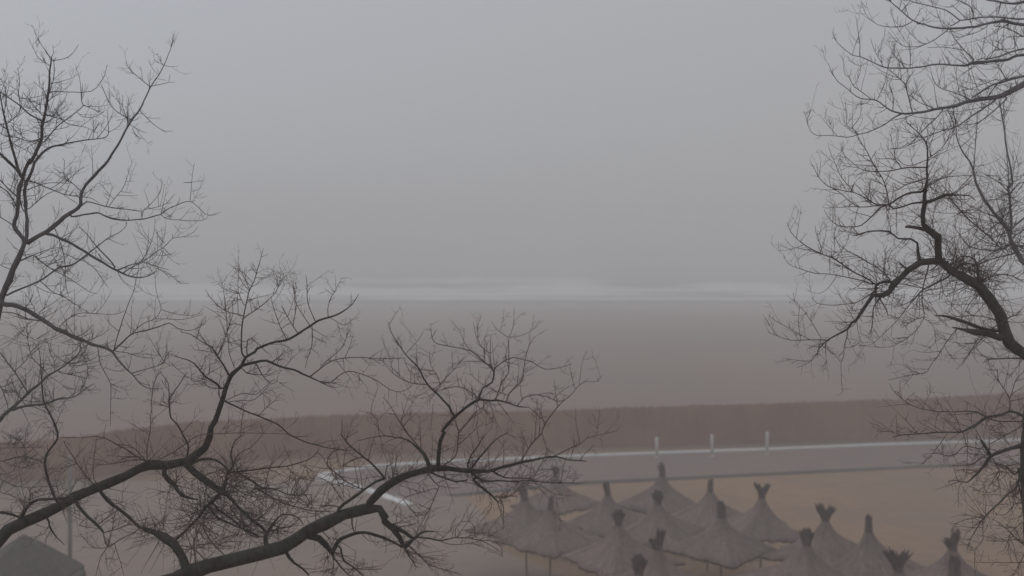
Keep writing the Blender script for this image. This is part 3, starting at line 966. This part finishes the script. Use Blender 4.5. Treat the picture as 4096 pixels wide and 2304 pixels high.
for sp in '''E 680,1150,16 665,1000,12 680,850 710,660,9 745,520 790,420 830,300,5 870,160 890,80,2.5
E 700,770,8 620,740 510,715 400,630 330,540 305,490,2.5
E 700,775,8 830,695 960,585 1030,500 1070,335,2.5
E 690,650,7 640,540 635,400 648,250,2.5
E 635,540,4 530,510 470,480 430,430,2
E 770,470,4 710,410 675,330,2
E 770,470,4 840,440 860,370,2
E 815,380,4 920,375 980,345,2
E 820,310,3 780,225,2
E 1120,1000,8 1060,870 1010,740 980,640 965,560,3
E 1240,940,8 1180,850 1070,660,2.5
E 1185,870,7 1220,650 1190,450,2.5
E 1360,860,7 1260,720 1220,640,2.5
E 1410,810,8 1340,640 1325,450 1315,350,2.5
E 1540,770,8 1535,700 1560,600 1600,530 1680,380,2.5
E 1590,555,4 1505,485,2
E 1560,780,5 1620,820 1700,855 1780,830,2
E 1770,660,4 1775,560,2
E 1380,860,6 1385,980 1370,1090 1330,1200 1310,1290,3
E 650,1275,28 760,1245,26 920,1215,22 1040,1270,20 1200,1305,18 1280,1345 1360,1380,14 1480,1440,9 1600,1490,4
E 1360,1375,14 1450,1300,11 1530,1240 1640,1200,8 1820,1180 2000,1190 2190,1190 2310,1190,4
E 1480,1260,7 1570,1180 1660,1100 1720,1000 1730,930,2.5
E 1480,1440,9 1570,1440 1640,1370 1750,1320,6 1880,1350 2000,1400 G 270,810 400,900 510,925 630,860,3
E 670,1290,9 720,1340 820,1355 940,1350 1040,1310,3
E 820,1260,11 870,1340 970,1449,6 F 1020,-500,3
E 540,1360,20 500,1280,17 430,1170,15 370,1080,10 250,1010 160,950 60,930,3
E 430,1160,10 490,1030,9 525,920 550,850,6 580,740 580,620,2.5
E 525,920,6 515,720 500,560,2
E 600,1290,8 545,1130,7 530,950,5
E 720,1130,10 735,1000,9 780,990,4
E 430,1160,6 380,1130 190,1105,2.5
C 2220,1010,17 2180,960 2060,890,14 1990,790 1900,730,8 1750,690,4
C 2060,890,9 2020,940 1920,930,4
C 2050,890,6 2230,790,3
C 2250,1005,8 2120,1005 2030,940,4
C 2210,1100,10 2200,1000 2190,960,8
C 2270,1140,16 2350,1180 2470,1240 2570,1275,12 F 1014,-88,11 1150,20 1280,90,9 1500,150 1760,190,5
C 2270,1140,6 2380,1080 2480,1060 2576,1070 E 1000,1400,3
C 2280,1150,6 2420,1130 2560,1120 E 960,1450,2.5
D 1880,250,15 1890,130 1840,20,13 C 1790,1380,12 1720,1300 1710,1200,13 1700,1120,10 1755,1040 1880,850,5
C 1710,1200,6 1590,1165,3
C 1700,1120,8 1690,960 1600,830,3
D 1480,280,7 1490,100 C 1510,1430 1520,1250 1540,1000 1600,830,2.5
D 1470,290,11 1380,250 1280,180,9 1170,120 1080,70 960,45 820,60 600,50,4
D 1470,285,7 1400,210 1310,140 1170,125,4
D 1460,290,6 1320,280 1180,310 1060,330 960,330,3
D 1540,310,10 1700,230 1850,130,8 1960,50 2090,20 2300,15,5 F 700,10 1150,20,3
D 1000,540,7 950,480 940,320 960,180 970,60,3
D 940,520,12 850,420,10 760,290 690,180 640,90,6
D 560,670,24 490,480,22 450,310,20 490,200,18 580,60,16 C 560,1400,20 500,1260,16 440,1150,10 420,950 400,650 380,570,4
D 200,890,34 270,760,28 370,690 480,680,24 560,665 700,660,22
D 250,800,14 300,700 300,600 285,560,6
D -60,790,26 0,810,24 120,835 200,860,22
D 780,730,32 860,830,26 960,920,24 1040,1010,20
D 1000,920,6 1100,850 1190,790,3
D 1040,1010,8 1160,980 1300,930 1400,920,4
D 1080,1150,9 1200,1090 1400,980,6
D 1080,1150,6 1020,1250 980,1380 965,1449,2.5
D 1150,1120,6 1200,1280 1250,1449,3
D 490,900,16 500,950 540,1020 650,1140,4
D 500,930,6 440,1030 390,1045 310,1110,2.5
D 800,940,5 930,960 1040,990,3
D 1080,1160,5 950,1165 870,1100 800,1020,2
D 1020,610,32 1080,680,30 1180,760,28 1300,860,28 1420,970,26
F 90,1420,125 110,1380,96 70,1240,86 0,1130,82 D 1660,1060,74 1560,1010,56 1430,960,40
D 1650,420,44 1740,530,36 1830,630,30 1900,660,22 2000,680,10
D 1870,320,70 1960,400,66 2060,480,62 2160,560,58 2260,600,54 F 530,640,40 620,740,26 740,850,26 860,950,26 920,1010,30
F 470,600,36 520,500,26 540,390,18 590,360,14 565,240,12 600,100 700,20,5
F 560,380,10 640,220 760,160 850,70 900,0,4
F 440,640,32 350,720,30 280,800 200,900,26 100,1000 0,1090,26
F 440,780,18 600,900,15 760,1040,10 850,1060,6
F 330,740,22 400,830 470,880,18 620,950 700,980,14 850,1060,8
F 560,760,12 660,900 760,1000 870,1060,8
F 530,395,15 640,400,14 800,380 960,360,12 1130,340 1280,300 1400,240 1450,160,4
F 650,410,15 760,480,14 880,560 1000,570 1160,630 1380,630,4
F 800,560,14 920,620 1030,680,11 1160,740 1380,790 1560,800,6
F 1000,660,6 990,740 940,820 860,870 780,860,3
F 1130,350,6 1170,410 1320,480 1400,495,3
F 170,320,24 270,275,22 400,280,20 480,330 540,390,14
F 300,870,12 280,960,14 340,1060,11 420,1160 520,1260,6
F 340,1330,13 280,1260,11 200,1180 130,1150 40,1150,7
F 215,1380,12 190,1180,11 200,1080 270,930 300,850,6
F 490,1110,5 620,1100 750,1110,2.5
F 60,1140,6 200,1165 380,1170,2.5
F 920,1130,46 905,1050,36 930,1000,28 1040,860,15 1080,830 1200,840,10 1260,880 1290,930,7
F 950,1000,12 1100,960 1210,930,8
F 1360,1050,64 1440,1070,60 1520,1140,58 1590,1230,44
F 1590,1210,36 1640,1110,44 1660,1080,40 1760,1040,30 1880,1010,28 2050,1050,26 2160,1090,22 2280,1160,18
F 1590,1250,17 1680,1370,13 1760,1449,8
F 1670,1170,15 1700,1290 1780,1350,14 1900,1449,10
F 1690,1375,6 1900,1385 2080,1375,4
F 1590,1270,8 1600,1360 1570,1430,4
F 1150,1270,34 1200,1320,22 1280,1370,18 1350,1445,14
F 1780,840,18 1780,930,14 1800,1000,12
F 1890,1040,6 1960,1100 2040,1110,2
F 2100,1080,9 2130,1120,4
F 1640,780,34 1700,720,30 1850,620,24 1960,540,24 2010,500,28 2040,490,22
F 1640,750,12 1540,740 1460,735,6
F 1910,590,12 1750,510,10 1620,410 1530,320,9 1580,200 1700,170,4
F 1480,240,5 1560,380 1660,520 1800,560,6
F 1400,440,4 1560,520 1650,640 1700,700,5
F 1200,680,6 1270,720 1400,770 1560,740,3
H 190,760,60 200,700,70 300,590,80 400,530,72 520,460,64 680,410,60 800,380,62 870,360,60 1000,370,50 1150,395,46 1250,400,40 1400,390,32 1550,350,28 1700,310,24 1850,285,18 2000,250,14 2080,245,13 2200,280,11 2380,295,7
H 440,930,46 470,960,40 560,1010,36 640,1070,30
H 545,1150,46 640,1070,28 760,1000,16 860,1005,6
H 690,1060,17 800,1070,14 920,1090,12 1050,1065,8 1200,1070 1310,1090,6 1420,1095 1520,1150 1535,1260,2.5
H 910,1090,7 1000,1130 1120,1130 1310,1090 1370,1000,3
H 1310,1090,5 1440,1150 1535,1230,2.5
H 1055,1065,6 1060,980 1120,900 1190,895 1250,960 1250,1050,3
H 555,1180,16 610,1260,12 660,1350,8
H 575,1190,9 690,1310,5
H 605,1150,9 720,1260 830,1350 980,1390 1130,1440,3
H 610,1160,8 780,1330 830,1410,3
H 885,350,38 890,200,34 910,90,36 950,0,34 G 930,1320,30 1000,1230,27 1080,1150,26 1190,1060,26 1300,1000,25 1400,1015,18 1480,1010 1560,1025,15 1700,1070,11 1800,1080,5
G 1300,990,18 1340,890,14 1430,830,14 1445,720,18 1430,690,12 1330,600,9 1240,520 1130,490,7 980,460 840,415,5 810,250,2
G 1450,700,9 1530,630 1640,580 1760,600 1860,640 1960,690 2130,675 2240,640,2.5
G 1430,690,8 1410,540 1420,350,2.5
G 1410,540,5 1310,450 1260,340 1240,210,2
G 1470,1000,10 1500,900 1530,820 1590,740,8 1600,580 1590,380,5
G 1590,380,5 1640,280 1650,70,2
G 1590,375,4 1730,355 1880,270,2
G 1580,370,4 1470,290 1425,215,2
G 1575,1020,11 1610,930 1720,820,8 1750,680 1780,520 1850,370,2.5
G 1690,1060,9 1750,980 1880,955,7 1980,970 2080,1020 2150,1015 2240,940 2340,830 2500,815 2540,750,2.5
G 1030,1150,21 1000,1080 900,960,18 800,880 730,770,13 690,680 560,550,9 480,430 410,320,5 380,210,2
G 760,850,9 650,840 540,810 410,720 330,620,2.5
G 560,540,4 690,400 740,310,2
G 545,580,6 590,700 720,790,4
G 910,870,7 890,780 810,660 805,510,2.5
G 840,900,7 960,800 1050,690 1160,560,3
G 1280,980,8 1180,900 1050,870 920,910,4
G 1590,960,6 1350,860 1210,740,3
H 940,345,13 1060,240,12 1085,130 1095,0,11 G 1100,1330,10 1130,1290 1260,1140 1350,1070,5
G 1090,1300,6 1060,1200 1080,1060,3
H 805,350,42 740,220,32 660,140,18 560,70,12 440,50,8 300,40 80,90,3
H 700,160,12 600,40,11 G 520,1260,9 400,1060 330,980,3
G 290,1350,6 270,1200 210,1130 280,880,2.5
H 310,50,4 330,180 380,290 370,350,3
H 340,470,24 240,340,17 130,250,13 0,140,11 F 1720,90,9 1670,30 1680,-20 1680,-120,4
H 1190,390,18 1180,330,14 1220,220 1310,110,9 1340,20,4
H 1215,380,22 1300,260,18 1380,170,14 1460,80,9 1600,0,4
H 1720,300,14 1780,190,11 1850,100 1930,10,10 G 1930,1320,10 2010,1170,10 2140,1020,7
G 1950,1215,6 1910,1180 1800,1070,3
H 1930,10,5 1970,130 1990,250,3
H 2060,240,10 2180,180 2330,110,7 2380,60 2560,20 2700,-20,2.5
H 2220,270,5 2240,200 2300,90,2
H 2310,290,5 2360,220 2460,130,2
H 1225,415,34 1330,490,17 1500,490,13 1650,500 1800,485,10 2030,510,8 2330,515,3
H 1440,395,16 1560,460,12 1700,465 1860,475,7
H 1240,480,24 1330,570,22 1430,640,18 1500,715,10
H 1480,640,8 1540,730 1545,880 1535,1020,2.5
H 1460,650,7 1560,660 1640,630 1700,560 1680,500,4
H 1800,480,6 1840,410 1950,375 2020,370,2.5
H 830,410,20 940,460,16 1080,495,14 1190,480,14
H 930,450,5 1000,430 1100,430 1150,470,3
H 795,430,13 850,500,11 900,550,8 870,620 830,710,7 760,840 700,950 660,1040,4
H 860,565,5 700,610 560,660 470,740 430,840,3
H 420,500,9 450,380 470,250 510,220,4
H 350,470,12 370,350 430,310,8
H 610,780,5 690,870 680,910 540,950,3
H 1850,500,6 1950,560 2050,620 2250,645,2.5
H 2070,650,4 2110,850 2120,980,2
H 1400,640,4 1420,760 1300,920 1230,1000,2
H 820,720,4 780,880 740,960,3'''.split('\n'):
    T.limb(sp)
T.burst('F 900,560 1160,700 1380,790 800,860 1640,430 1000,980 700,620 1250,420', 17, 140, 460, 6)
T.burst('F 330,740 270,930 300,500 700,980 210,1150', 18, 140, 420, 6)
T.burst('D 1180,760 1420,960 1740,530 700,660 920,520', 13, 120, 400, 5.5)
T.burst('F 490,610 450,650 540,440 270,800 200,880', 26, 150, 460, 6.5)
T.burst('D 1500,950 1620,1000 1860,650 1750,540', 16, 120, 360, 6)
T.burst('F 600,390 640,410 900,560 700,900', 15, 120, 420, 5.5)
T.burst('D 200,870 290,700 620,665', 14, 120, 330, 6)
T.burst('D 1480,310 1900,250', 12, 120, 380, 5.5, up=0.4)
T.burst('F 920,1010 1640,1080 1590,1210', 12, 100, 320, 5.5)
T.burst('H 1190,390 1300,430 1750,480 540,1150 400,500', 18, 100, 380, 5, bias=(0.6, 0, 0.2))
T.burst('H 870,360 820,330 G 1300,1000 1440,690 850,920', 10, 100, 340, 4.5, up=0.5)
T.burst('C 2060,890 1710,1150 2200,680 E 520,1000', 9, 90, 300, 4.5, up=0.4)
T.finish()

# --- crooked tree at the right
T = Tree('bare_tree', 'crooked dark bare tree leaning in from the right with a broken stub', 8.6, M_BARK_C, M_TWIG_R, 51, up=0.45, dens=1.0, drop=0.15, wscale=1.0)
v0 = at(4560, 2150, 8.6); v1 = at(4400, 1680, 8.6); v2 = at(4230, 1520, 8.6)
T.base = (v0.x + 0.2, 8.6, ground_z(8.6)); rt = roots(None, [v0, v1, v2], (v0.x + 0.2, 8.6))
T.limb('K 2576,1290,116 2450,1190,114 2380,1080,112 2330,900,108 2230,740,106 2130,620,100 2000,540,92 1850,460,88 1740,370,78 1660,370,66 1540,370,62 1420,450,56 1330,530,56 1260,590,58 1220,660,58 1150,710,52 1060,710,38 1000,780,32 930,890,28 880,960,24 840,980,22 800,1040,18 700,1100,14 620,1150,11 550,1210,8 500,1260,6 500,1300,4', slope=0.1, depth=8.6, part='trunk', root=rt, dens=0.7)
for sp in '''K 1715,360,76 1710,230,72 1700,130,70 1590,40,64 J 1565,1000,50 1560,900,46 1570,800,44 1580,700,34 1595,620,27 1605,540,20 1600,430,17 1605,300,13 1600,210,11 1560,130,8 1430,0,4
J 1570,1050,36 1480,1030,32 1380,1025,26
K 1520,360,34 1510,260,26 1500,180,20 1430,140,17 1310,135,14 1210,65,14 1000,70,12 890,105,10 850,100,7
K 1390,440,16 1350,400,13 1315,365,8
J 1590,780,38 1680,750,30 1790,700,28 1900,705,12 2030,715 2090,760,8
J 1830,700,8 1900,670 1960,600 2060,500,4
J 1820,720,11 1950,880 2100,1020,10 2250,1150 2400,1300,8
J 1590,640,26 1540,670,20 1440,680,18 1340,720,16 1220,800,16 1130,830,13 1030,930,10 940,1010,8 850,1025,6 700,1010 600,920 565,850,2
J 1600,770,18 1450,790,16 1350,820,14 1260,840,14 1210,800 1090,800,11 1000,745,9 870,680 770,660,7 620,620 500,510,4 450,400,2
J 1130,810,10 950,825 800,825 640,830,2.5
J 920,825,7 830,770 720,680 620,620,4
J 1215,800,10 1200,680,9 1150,540 1090,440,7 1000,280,6 920,140 880,60,3
J 1600,430,13 1480,425,12 1350,435 1250,460,9 1100,465 960,455,6 850,380 760,290 740,220,2
J 900,430,4 760,410,2.5
J 1340,430,7 1280,350 1190,340 1090,340,2.5
J 1600,350,6 1480,400 1380,400 1250,300 1190,200,2.5
J 1600,340,7 1700,270 1790,180 1840,60 1870,0,4
J 1605,540,11 1450,580,9 1370,610 1290,660 1210,665,3
J 1370,605,5 1250,540 1150,480,2.5
J 1560,870,5 1420,1010,3
J 850,660,6 740,530 700,450 640,310 610,220,2
J 1290,840,5 1290,1000 1300,1110,3
J 1080,800,5 1010,740 930,650 860,570,2
J 1640,600,6 1760,530 1900,510 2060,505,4
K 1230,570,28 1120,580,22 1080,610,28 1080,690,24
K 1080,600,15 980,530,13 860,470 740,390,12 640,330,12 560,300,9 430,240,8 300,150,6 230,70 190,-30,2
K 1060,600,10 950,560 840,535,8 620,495 480,485,6 330,445 200,385 150,290,2
K 1220,540,12 1100,430,10 1000,370 900,310,8 800,260 700,180,5 660,80,2
K 560,300,6 520,180 480,60 475,0,2
K 670,280,4 665,70,2
K 830,270,4 690,275 600,260 540,220,2
K 1150,520,6 1180,380 1175,260 1200,200,3
K 1110,640,10 1000,720,8 880,780 750,800,5 610,805 500,790 440,730,2
K 980,540,7 900,620 800,670,3
K 690,520,4 600,640 500,690 400,660,2
K 800,1050,11 790,1140,9 765,1210,7 760,1330 735,1380,5 735,1449,3 L 740,130 745,240 690,270,2
K 620,1155,9 440,1155,7 230,1160,5 80,1110 0,1080,2
K 535,1140,6 430,970 340,840 240,740,2
K 420,1150,4 250,1060 100,980 0,900,2
K 330,1150,4 310,1000 320,800,2
K 510,1270,4 420,1380 280,1440,2
K 550,1210,3 680,1320 730,1380,2
K 1120,740,15 1060,830,11 1050,950,8 1040,1050 1010,1100,4
K 1130,750,13 1180,830,10 1210,920,5
K 2330,1130,64 2200,1090,60 2060,1070,52 1960,1050,26 1850,1030,9
K 2320,1060,30 2200,1050,28 2050,1000,32 1900,950,28 1790,920,20 1680,910,8
K 2280,950,8 2150,915 2000,910 1870,930,4
K 1620,400,13 1590,520,11 1555,660,9 1555,800 1570,920 1480,950 1340,1040,3
K 1800,530,15 1650,610,13 1540,660,10 1450,760,7 1340,810 1240,830,3
K 1540,670,7 1400,830 1300,960 1180,1080 1050,1200,2
K 1570,930,5 1500,1050 1300,1200 1150,1230 900,1210,2
K 1570,940,4 1660,1010 1680,1180 1560,1280,2
K 2576,1340,16 2400,1340,12 2180,1360,7
K 1900,1045,6 1800,1170 1720,1300 1630,1430 L 1600,30 1400,70 1210,110,2
K 2130,1120,5 1980,1350 1900,1449,2
K 2200,1110,5 2060,1240 1950,1420,2
K 1880,440,22 2000,380,14 2100,400,12 2200,350,9
K 2110,600,26 2110,480,20 2070,340,13 1930,320,9 1880,440,6
K 2130,600,11 2220,520 2400,500 2560,560,6
K 1760,500,7 1740,640 1720,760,3
K 1900,560,7 1870,700 1840,840,3
K 2150,680,7 2050,760 1980,880,3
K 2380,1000,8 2430,930 2560,900,5
K 1700,400,8 1600,470 1440,470 1250,480,3
K 1260,590,6 1400,600 1500,620,3
K 1290,560,6 1380,540 1500,550 1700,520,3
K 1860,470,10 1900,330 1860,200 1760,130,4
K 1950,510,9 2050,420 2300,250 2420,190,5
K 2060,590,10 2200,560 2350,420 2420,300,5'''.split('\n'):
    T.limb(sp)
T.burst('K 2110,480 1950,450 1900,400 2130,600 1760,380 2230,740', 30, 150, 480, 5.5)
T.burst('J 1820,700 1610,600 1700,1140 2100,1020 2300,1200 1950,880', 22, 120, 420, 5)
T.burst('K 1250,560 1080,620 1130,730 890,950', 14, 120, 400, 5)
T.burst('K 1560,670 2200,1100', 10, 150, 420, 4.5, up=-0.3)
T.burst('J 1600,430 1210,810', 10, 100, 320, 4.5)
T.finish()

# --- tall paler tree at the right: long level limbs up high and an upright leader
T = Tree('bare_tree', 'tall grey bare tree with long level limbs high up beside the right edge', 10.8, M_BARK_P, M_TWIG_G, 67, up=0.8, dens=0.7, wscale=0.85)
tx = at(4620, 1500, 10.8)
T.base = (tx.x, 10.8, ground_z(10.8)); rt = roots(None, [at(4610, 1500, 10.8), at(4590, 900, 10.8)], (tx.x, 10.8))
T.limb('P 4560,520,130 4520,250,110 4500,0,95 4470,-250,70', slope=0.0, depth=10.8, dens=0, part='trunk', root=rt)
for sp, sl in (('P 4515,180,50 4300,120,44 I 2576,250,38 2450,230,34 2370,210,34 2250,230,26 2090,265,24 1900,285,22 1700,280,17 1560,245,15 1450,200,12 1340,110,10 1220,0,8 1150,-120,4', -0.15),
           ('P 4505,20,30 4300,60,22 I 2576,190,17 2450,185,15 2300,175 2150,175,14 1930,205,13 1880,165 1800,110,10 1700,75 1560,45 1440,10,7 1380,-20,4', 0.2),
           ('P 4535,330,50 4300,240,42 I 2576,550,32 2400,600,30 2200,620,34 2060,630,36 2000,660,22 1850,655,17 1700,645,16 1500,680,14 1350,685,13 1200,680,12 1080,640,10 930,570,8 850,555,6 760,490 680,400,4 645,320,2.5', 0.1),
           ('P 4560,560,100 4330,400,90 I 2700,790,82 2576,850,76 2450,910,66 2350,960,60 2200,985,50 2030,1020,42 1900,1060,34 1700,1095,28 1500,1135,24 1350,1140,18 1240,1110,15 1150,1050,12 1090,1010,11 930,990,9 850,940,7 800,890 700,820,6 640,720 610,640,2.5', -0.12),
           ('P 4590,1500,90 4400,1330,80 J 2650,1450,64 2540,1340,56 2450,1180,50 2430,1080,44 2330,950,38 2180,760,32 2100,600,26 2060,450,20 2040,380,17 1950,260,14 1900,120,11 1890,0,9 I 1870,1150,6', 0.15),
           ('P 4510,-100,40 4300,-40,34 I 2576,20,32 2450,40,24 2300,10,16 2200,0,12 2080,-60,6', 0.1)):
    T.limb(sp, slope=sl)
for sp in '''I 1930,210,11 1830,265,10
I 1820,290,11 1720,370,8 1620,430 1540,460,6 1440,470 1350,460,4 1300,420 1210,320,2.5
I 1450,215,8 1360,260 1260,275,6 1150,260 1060,220 980,130 940,0,2.5
I 1350,110,8 1430,10,6
I 2340,40,10 2310,150,6
I 2060,180,9 2060,100 1980,30 1880,0,6
I 2000,190,6 1850,50,4
I 2160,170,6 2050,40,4
I 2650,390,9 2576,370,8 2490,320 2400,285 2270,260,5
I 2576,370,5 2420,370 2340,435 2260,390,3
I 2200,270,7 2050,345 1880,380,3
I 2620,470,22 2576,490,20 2450,520,18 2300,575,18 2180,600,16
I 2070,600,15 1970,500,11 1870,380,7 1840,300,4
I 1970,505,6 1760,475 1600,480,3
I 925,570,7 925,430 905,300 890,180,2
I 900,430,3 840,360,2
I 1450,1125,14 1400,930,11 1370,840,9 1290,760 1200,690,6
I 1380,850,6 1480,700,3
I 1000,630,4 940,660 860,640 800,560,2
I 2100,600,6 2190,570 2100,430,3
I 2200,590,6 2280,510 2480,490,4
I 1370,665,5 1260,550 1250,520,3
I 1210,670,5 1215,590 1270,560 1270,430,2.5
I 1430,680,6 1435,500 1420,400,2.5
I 1150,650,5 1080,520 1030,380,2
I 1340,1145,20 1280,1175,14 1180,1250,11 1050,1310,9 900,1355,8 800,1380,7 650,1365,6 460,1350,5 400,1250,4 370,1110,2
I 395,1200,3 435,1110,2
I 1040,1000,7 950,930 850,850,5 820,780 780,760 755,650,2
I 850,850,4 820,790 840,690,2
I 870,850,4 920,750 935,660,2
I 900,1355,7 840,1290 790,1260,6 795,1150 780,1080,3
I 850,1280,5 930,1150 935,1010,2
I 1260,1110,9 1255,950,7 1220,850 1250,800,4
I 1650,1080,8 1520,1030 1420,950,4
I 2030,1000,11 1900,940 1740,890,6 1670,820 1640,720,2.5
I 2576,770,32 2400,810,26 2250,860,20 2150,920,18 2050,985,16
I 2400,800,9 2300,640 2280,600,4
I 2320,830,11 2220,960,8
I 1100,1000,5 1180,820 1200,700,2.5
I 1185,1060,4 1190,880 1210,760,2
I 2320,980,20 2200,1070,18 2080,1140,16 1990,1210,13 1890,1280,11 1760,1310 1620,1370,8 1500,1420 J 1350,230,6 1230,240,3
I 1760,1110,10 1650,1230,9 1530,1340 1430,1449,7 J 1400,190 1330,230 1230,240,3
I 2400,990,13 2300,1090,11 2140,1220,9 2050,1250 1900,1260,4
I 1810,1110,6 1870,1240,4
I 1400,1240,5 1500,1320 1590,1440 J 1600,200,4
J 2070,430,11 2080,300,9 2100,0,7 I 2110,1100,4
J 2440,1100,32 2450,950,26 2430,720,24 2420,640,20 2460,580,18 2440,440,18 2400,220,17 2370,0,15 I 2370,1240,13 2320,1010,9
J 2410,660,9 2300,560 2180,500,4
J 2420,640,8 2420,500 2400,300,5
J 2430,700,10 2520,590 2650,560,6
J 2450,1200,22 2300,1260,16 2050,1230,13 1950,1130,9 1860,1000,5
J 2500,1290,20 2300,1340,14 2100,1400,11 1950,1470,6
J 2350,960,14 2250,1040 2150,1150,8 2000,1250,5
J 2450,1050,22 2540,960,18 2650,900,14
J 2440,1150,12 2530,1080 2650,1010,8
J 2180,760,9 2300,750 2420,760,5
J 2280,900,8 2400,830 2576,800,5'''.split('\n'):
    T.limb(sp)
T.burst('J 2430,1090 2450,1200 2330,950 2430,700 2500,1300', 20, 150, 520, 5.5)
T.burst('I 2300,830 2200,980 2080,620 2370,200 1890,1280', 12, 120, 420, 5)
T.burst('J 2060,450 2440,500', 10, 120, 380, 4.5)
T.finish()

# --- low twiggy tree at the right edge
T = Tree('bare_tree', 'low twiggy bare tree at the lower right corner in front of the terrace', 9.8, M_BARK_C, M_TWIG_R, 83, up=0.1, dens=1.1, drop=0.35, wscale=1.0)
v0 = at(4130, 2750, 9.8); v1 = at(4125, 2450, 9.8)
T.base = (v0.x + 0.15, 9.8, ground_z(9.8)); rt = roots(None, [v0, v1], (v0.x + 0.15, 9.8))
T.limb('P 4120,2300,90 4112,2080,80 L 2585,1200,72 2570,980,70 2572,800,66 2590,600,58 2600,430,52 2640,250,40 2660,60,30', slope=0.02, depth=9.8, part='trunk', root=rt, dens=0.6)
for sp in '''L 2600,500,30 2520,445,26 2430,425,22 2350,460,20 2200,490,22 2100,550,24 2030,590,22 1960,630,16 1800,635,10 1600,645,9 1340,665,7 1250,690,4
L 2190,480,18 2120,440,14 2040,425,10 1850,430,7 1680,425 1480,380,5 1330,290 1260,220 1220,140,2
L 1330,660,5 1220,630 1090,630,2
L 2200,500,12 2350,525 2580,530,8
L 1300,660,4 1290,450,2
L 1810,640,6 1670,830 1560,960,3
L 2576,760,46 2450,800,36 2320,840,32 2240,880,30 2160,990,24 2100,1060,20 2000,1140,10 1900,1120 1800,1130,4
L 2240,870,32 2190,790,28 2140,710,20
L 2110,1050,11 2060,1020 1870,1015,4
L 2160,880,9 2050,960 1850,970,5
L 2560,980,24 2480,1060,18 2400,980 2300,960,10 2260,900,8
L 2300,970,9 2330,1060 2260,1160,4
L 2430,420,10 2430,300 2320,110 2310,0,4
L 2440,280,6 2500,100 2576,30,4
L 2140,800,8 1980,780 1860,870 1660,840,4
L 1970,650,6 2000,780,4
L 2576,560,12 2440,640 2330,700 2230,760,5
M 2560,340,26 2500,560,18 2430,610,15 2300,740,13 2180,860,11 2080,1000,7 2030,1100 2000,1200,3
M 2180,850,6 2000,880 1870,930,2.5
M 2150,890,5 1990,1020,2.5
M 2160,900,5 2160,1080 2085,1200 2085,1449,2
M 2530,380,13 2530,560 2576,760,10 2640,900,6
M 2490,720,7 2390,830 2280,820,3
M 2600,1150,8 2430,1010,6 2320,900,3
M 2600,1090,5 2400,1085 2200,1095,2.5
M 2600,1310,5 2300,1315 2090,1310,2
M 2600,1200,6 2500,1380 2440,1449,3
M 2540,420,14 2570,560 2560,700 2600,850,8
M 2580,700,10 2480,640 2440,520,6
M 2590,500,7 2470,470 2380,380,3
M 2000,10,4 2000,400 1920,560 1920,760,2
M 2330,560,4 2200,610 2000,540,2
M 2576,900,7 2450,1000 2380,1200,3'''.split('\n'):
    T.limb(sp)
T.burst('L 2560,480 2200,490 2240,880 2540,980', 14, 120, 420, 5)
T.burst('M 2540,380 2430,620 2200,850', 12, 120, 420, 5, up=-0.2)
T.finish()

# ------------------------------------------------------------------ haze
mb = MB(); mb.box(-1000, 1000, -60, 1640, -3.5, 21.0)
hm = bpy.data.materials.new('haze')
hm.use_nodes = True
ht = hm.node_tree
ht.nodes.clear()
ho = ht.nodes.new('ShaderNodeOutputMaterial')
hv = ht.nodes.new('ShaderNodeVolumePrincipled')
hv.inputs['Color'].default_value = (0.93, 0.935, 0.937, 1)
hv.inputs['Density'].default_value = 0.0054
hv.inputs['Anisotropy'].default_value = 0.0
ht.links.new(hv.outputs[0], ho.inputs['Volume'])
tag(mb.build('haze', hm), kind='stuff')
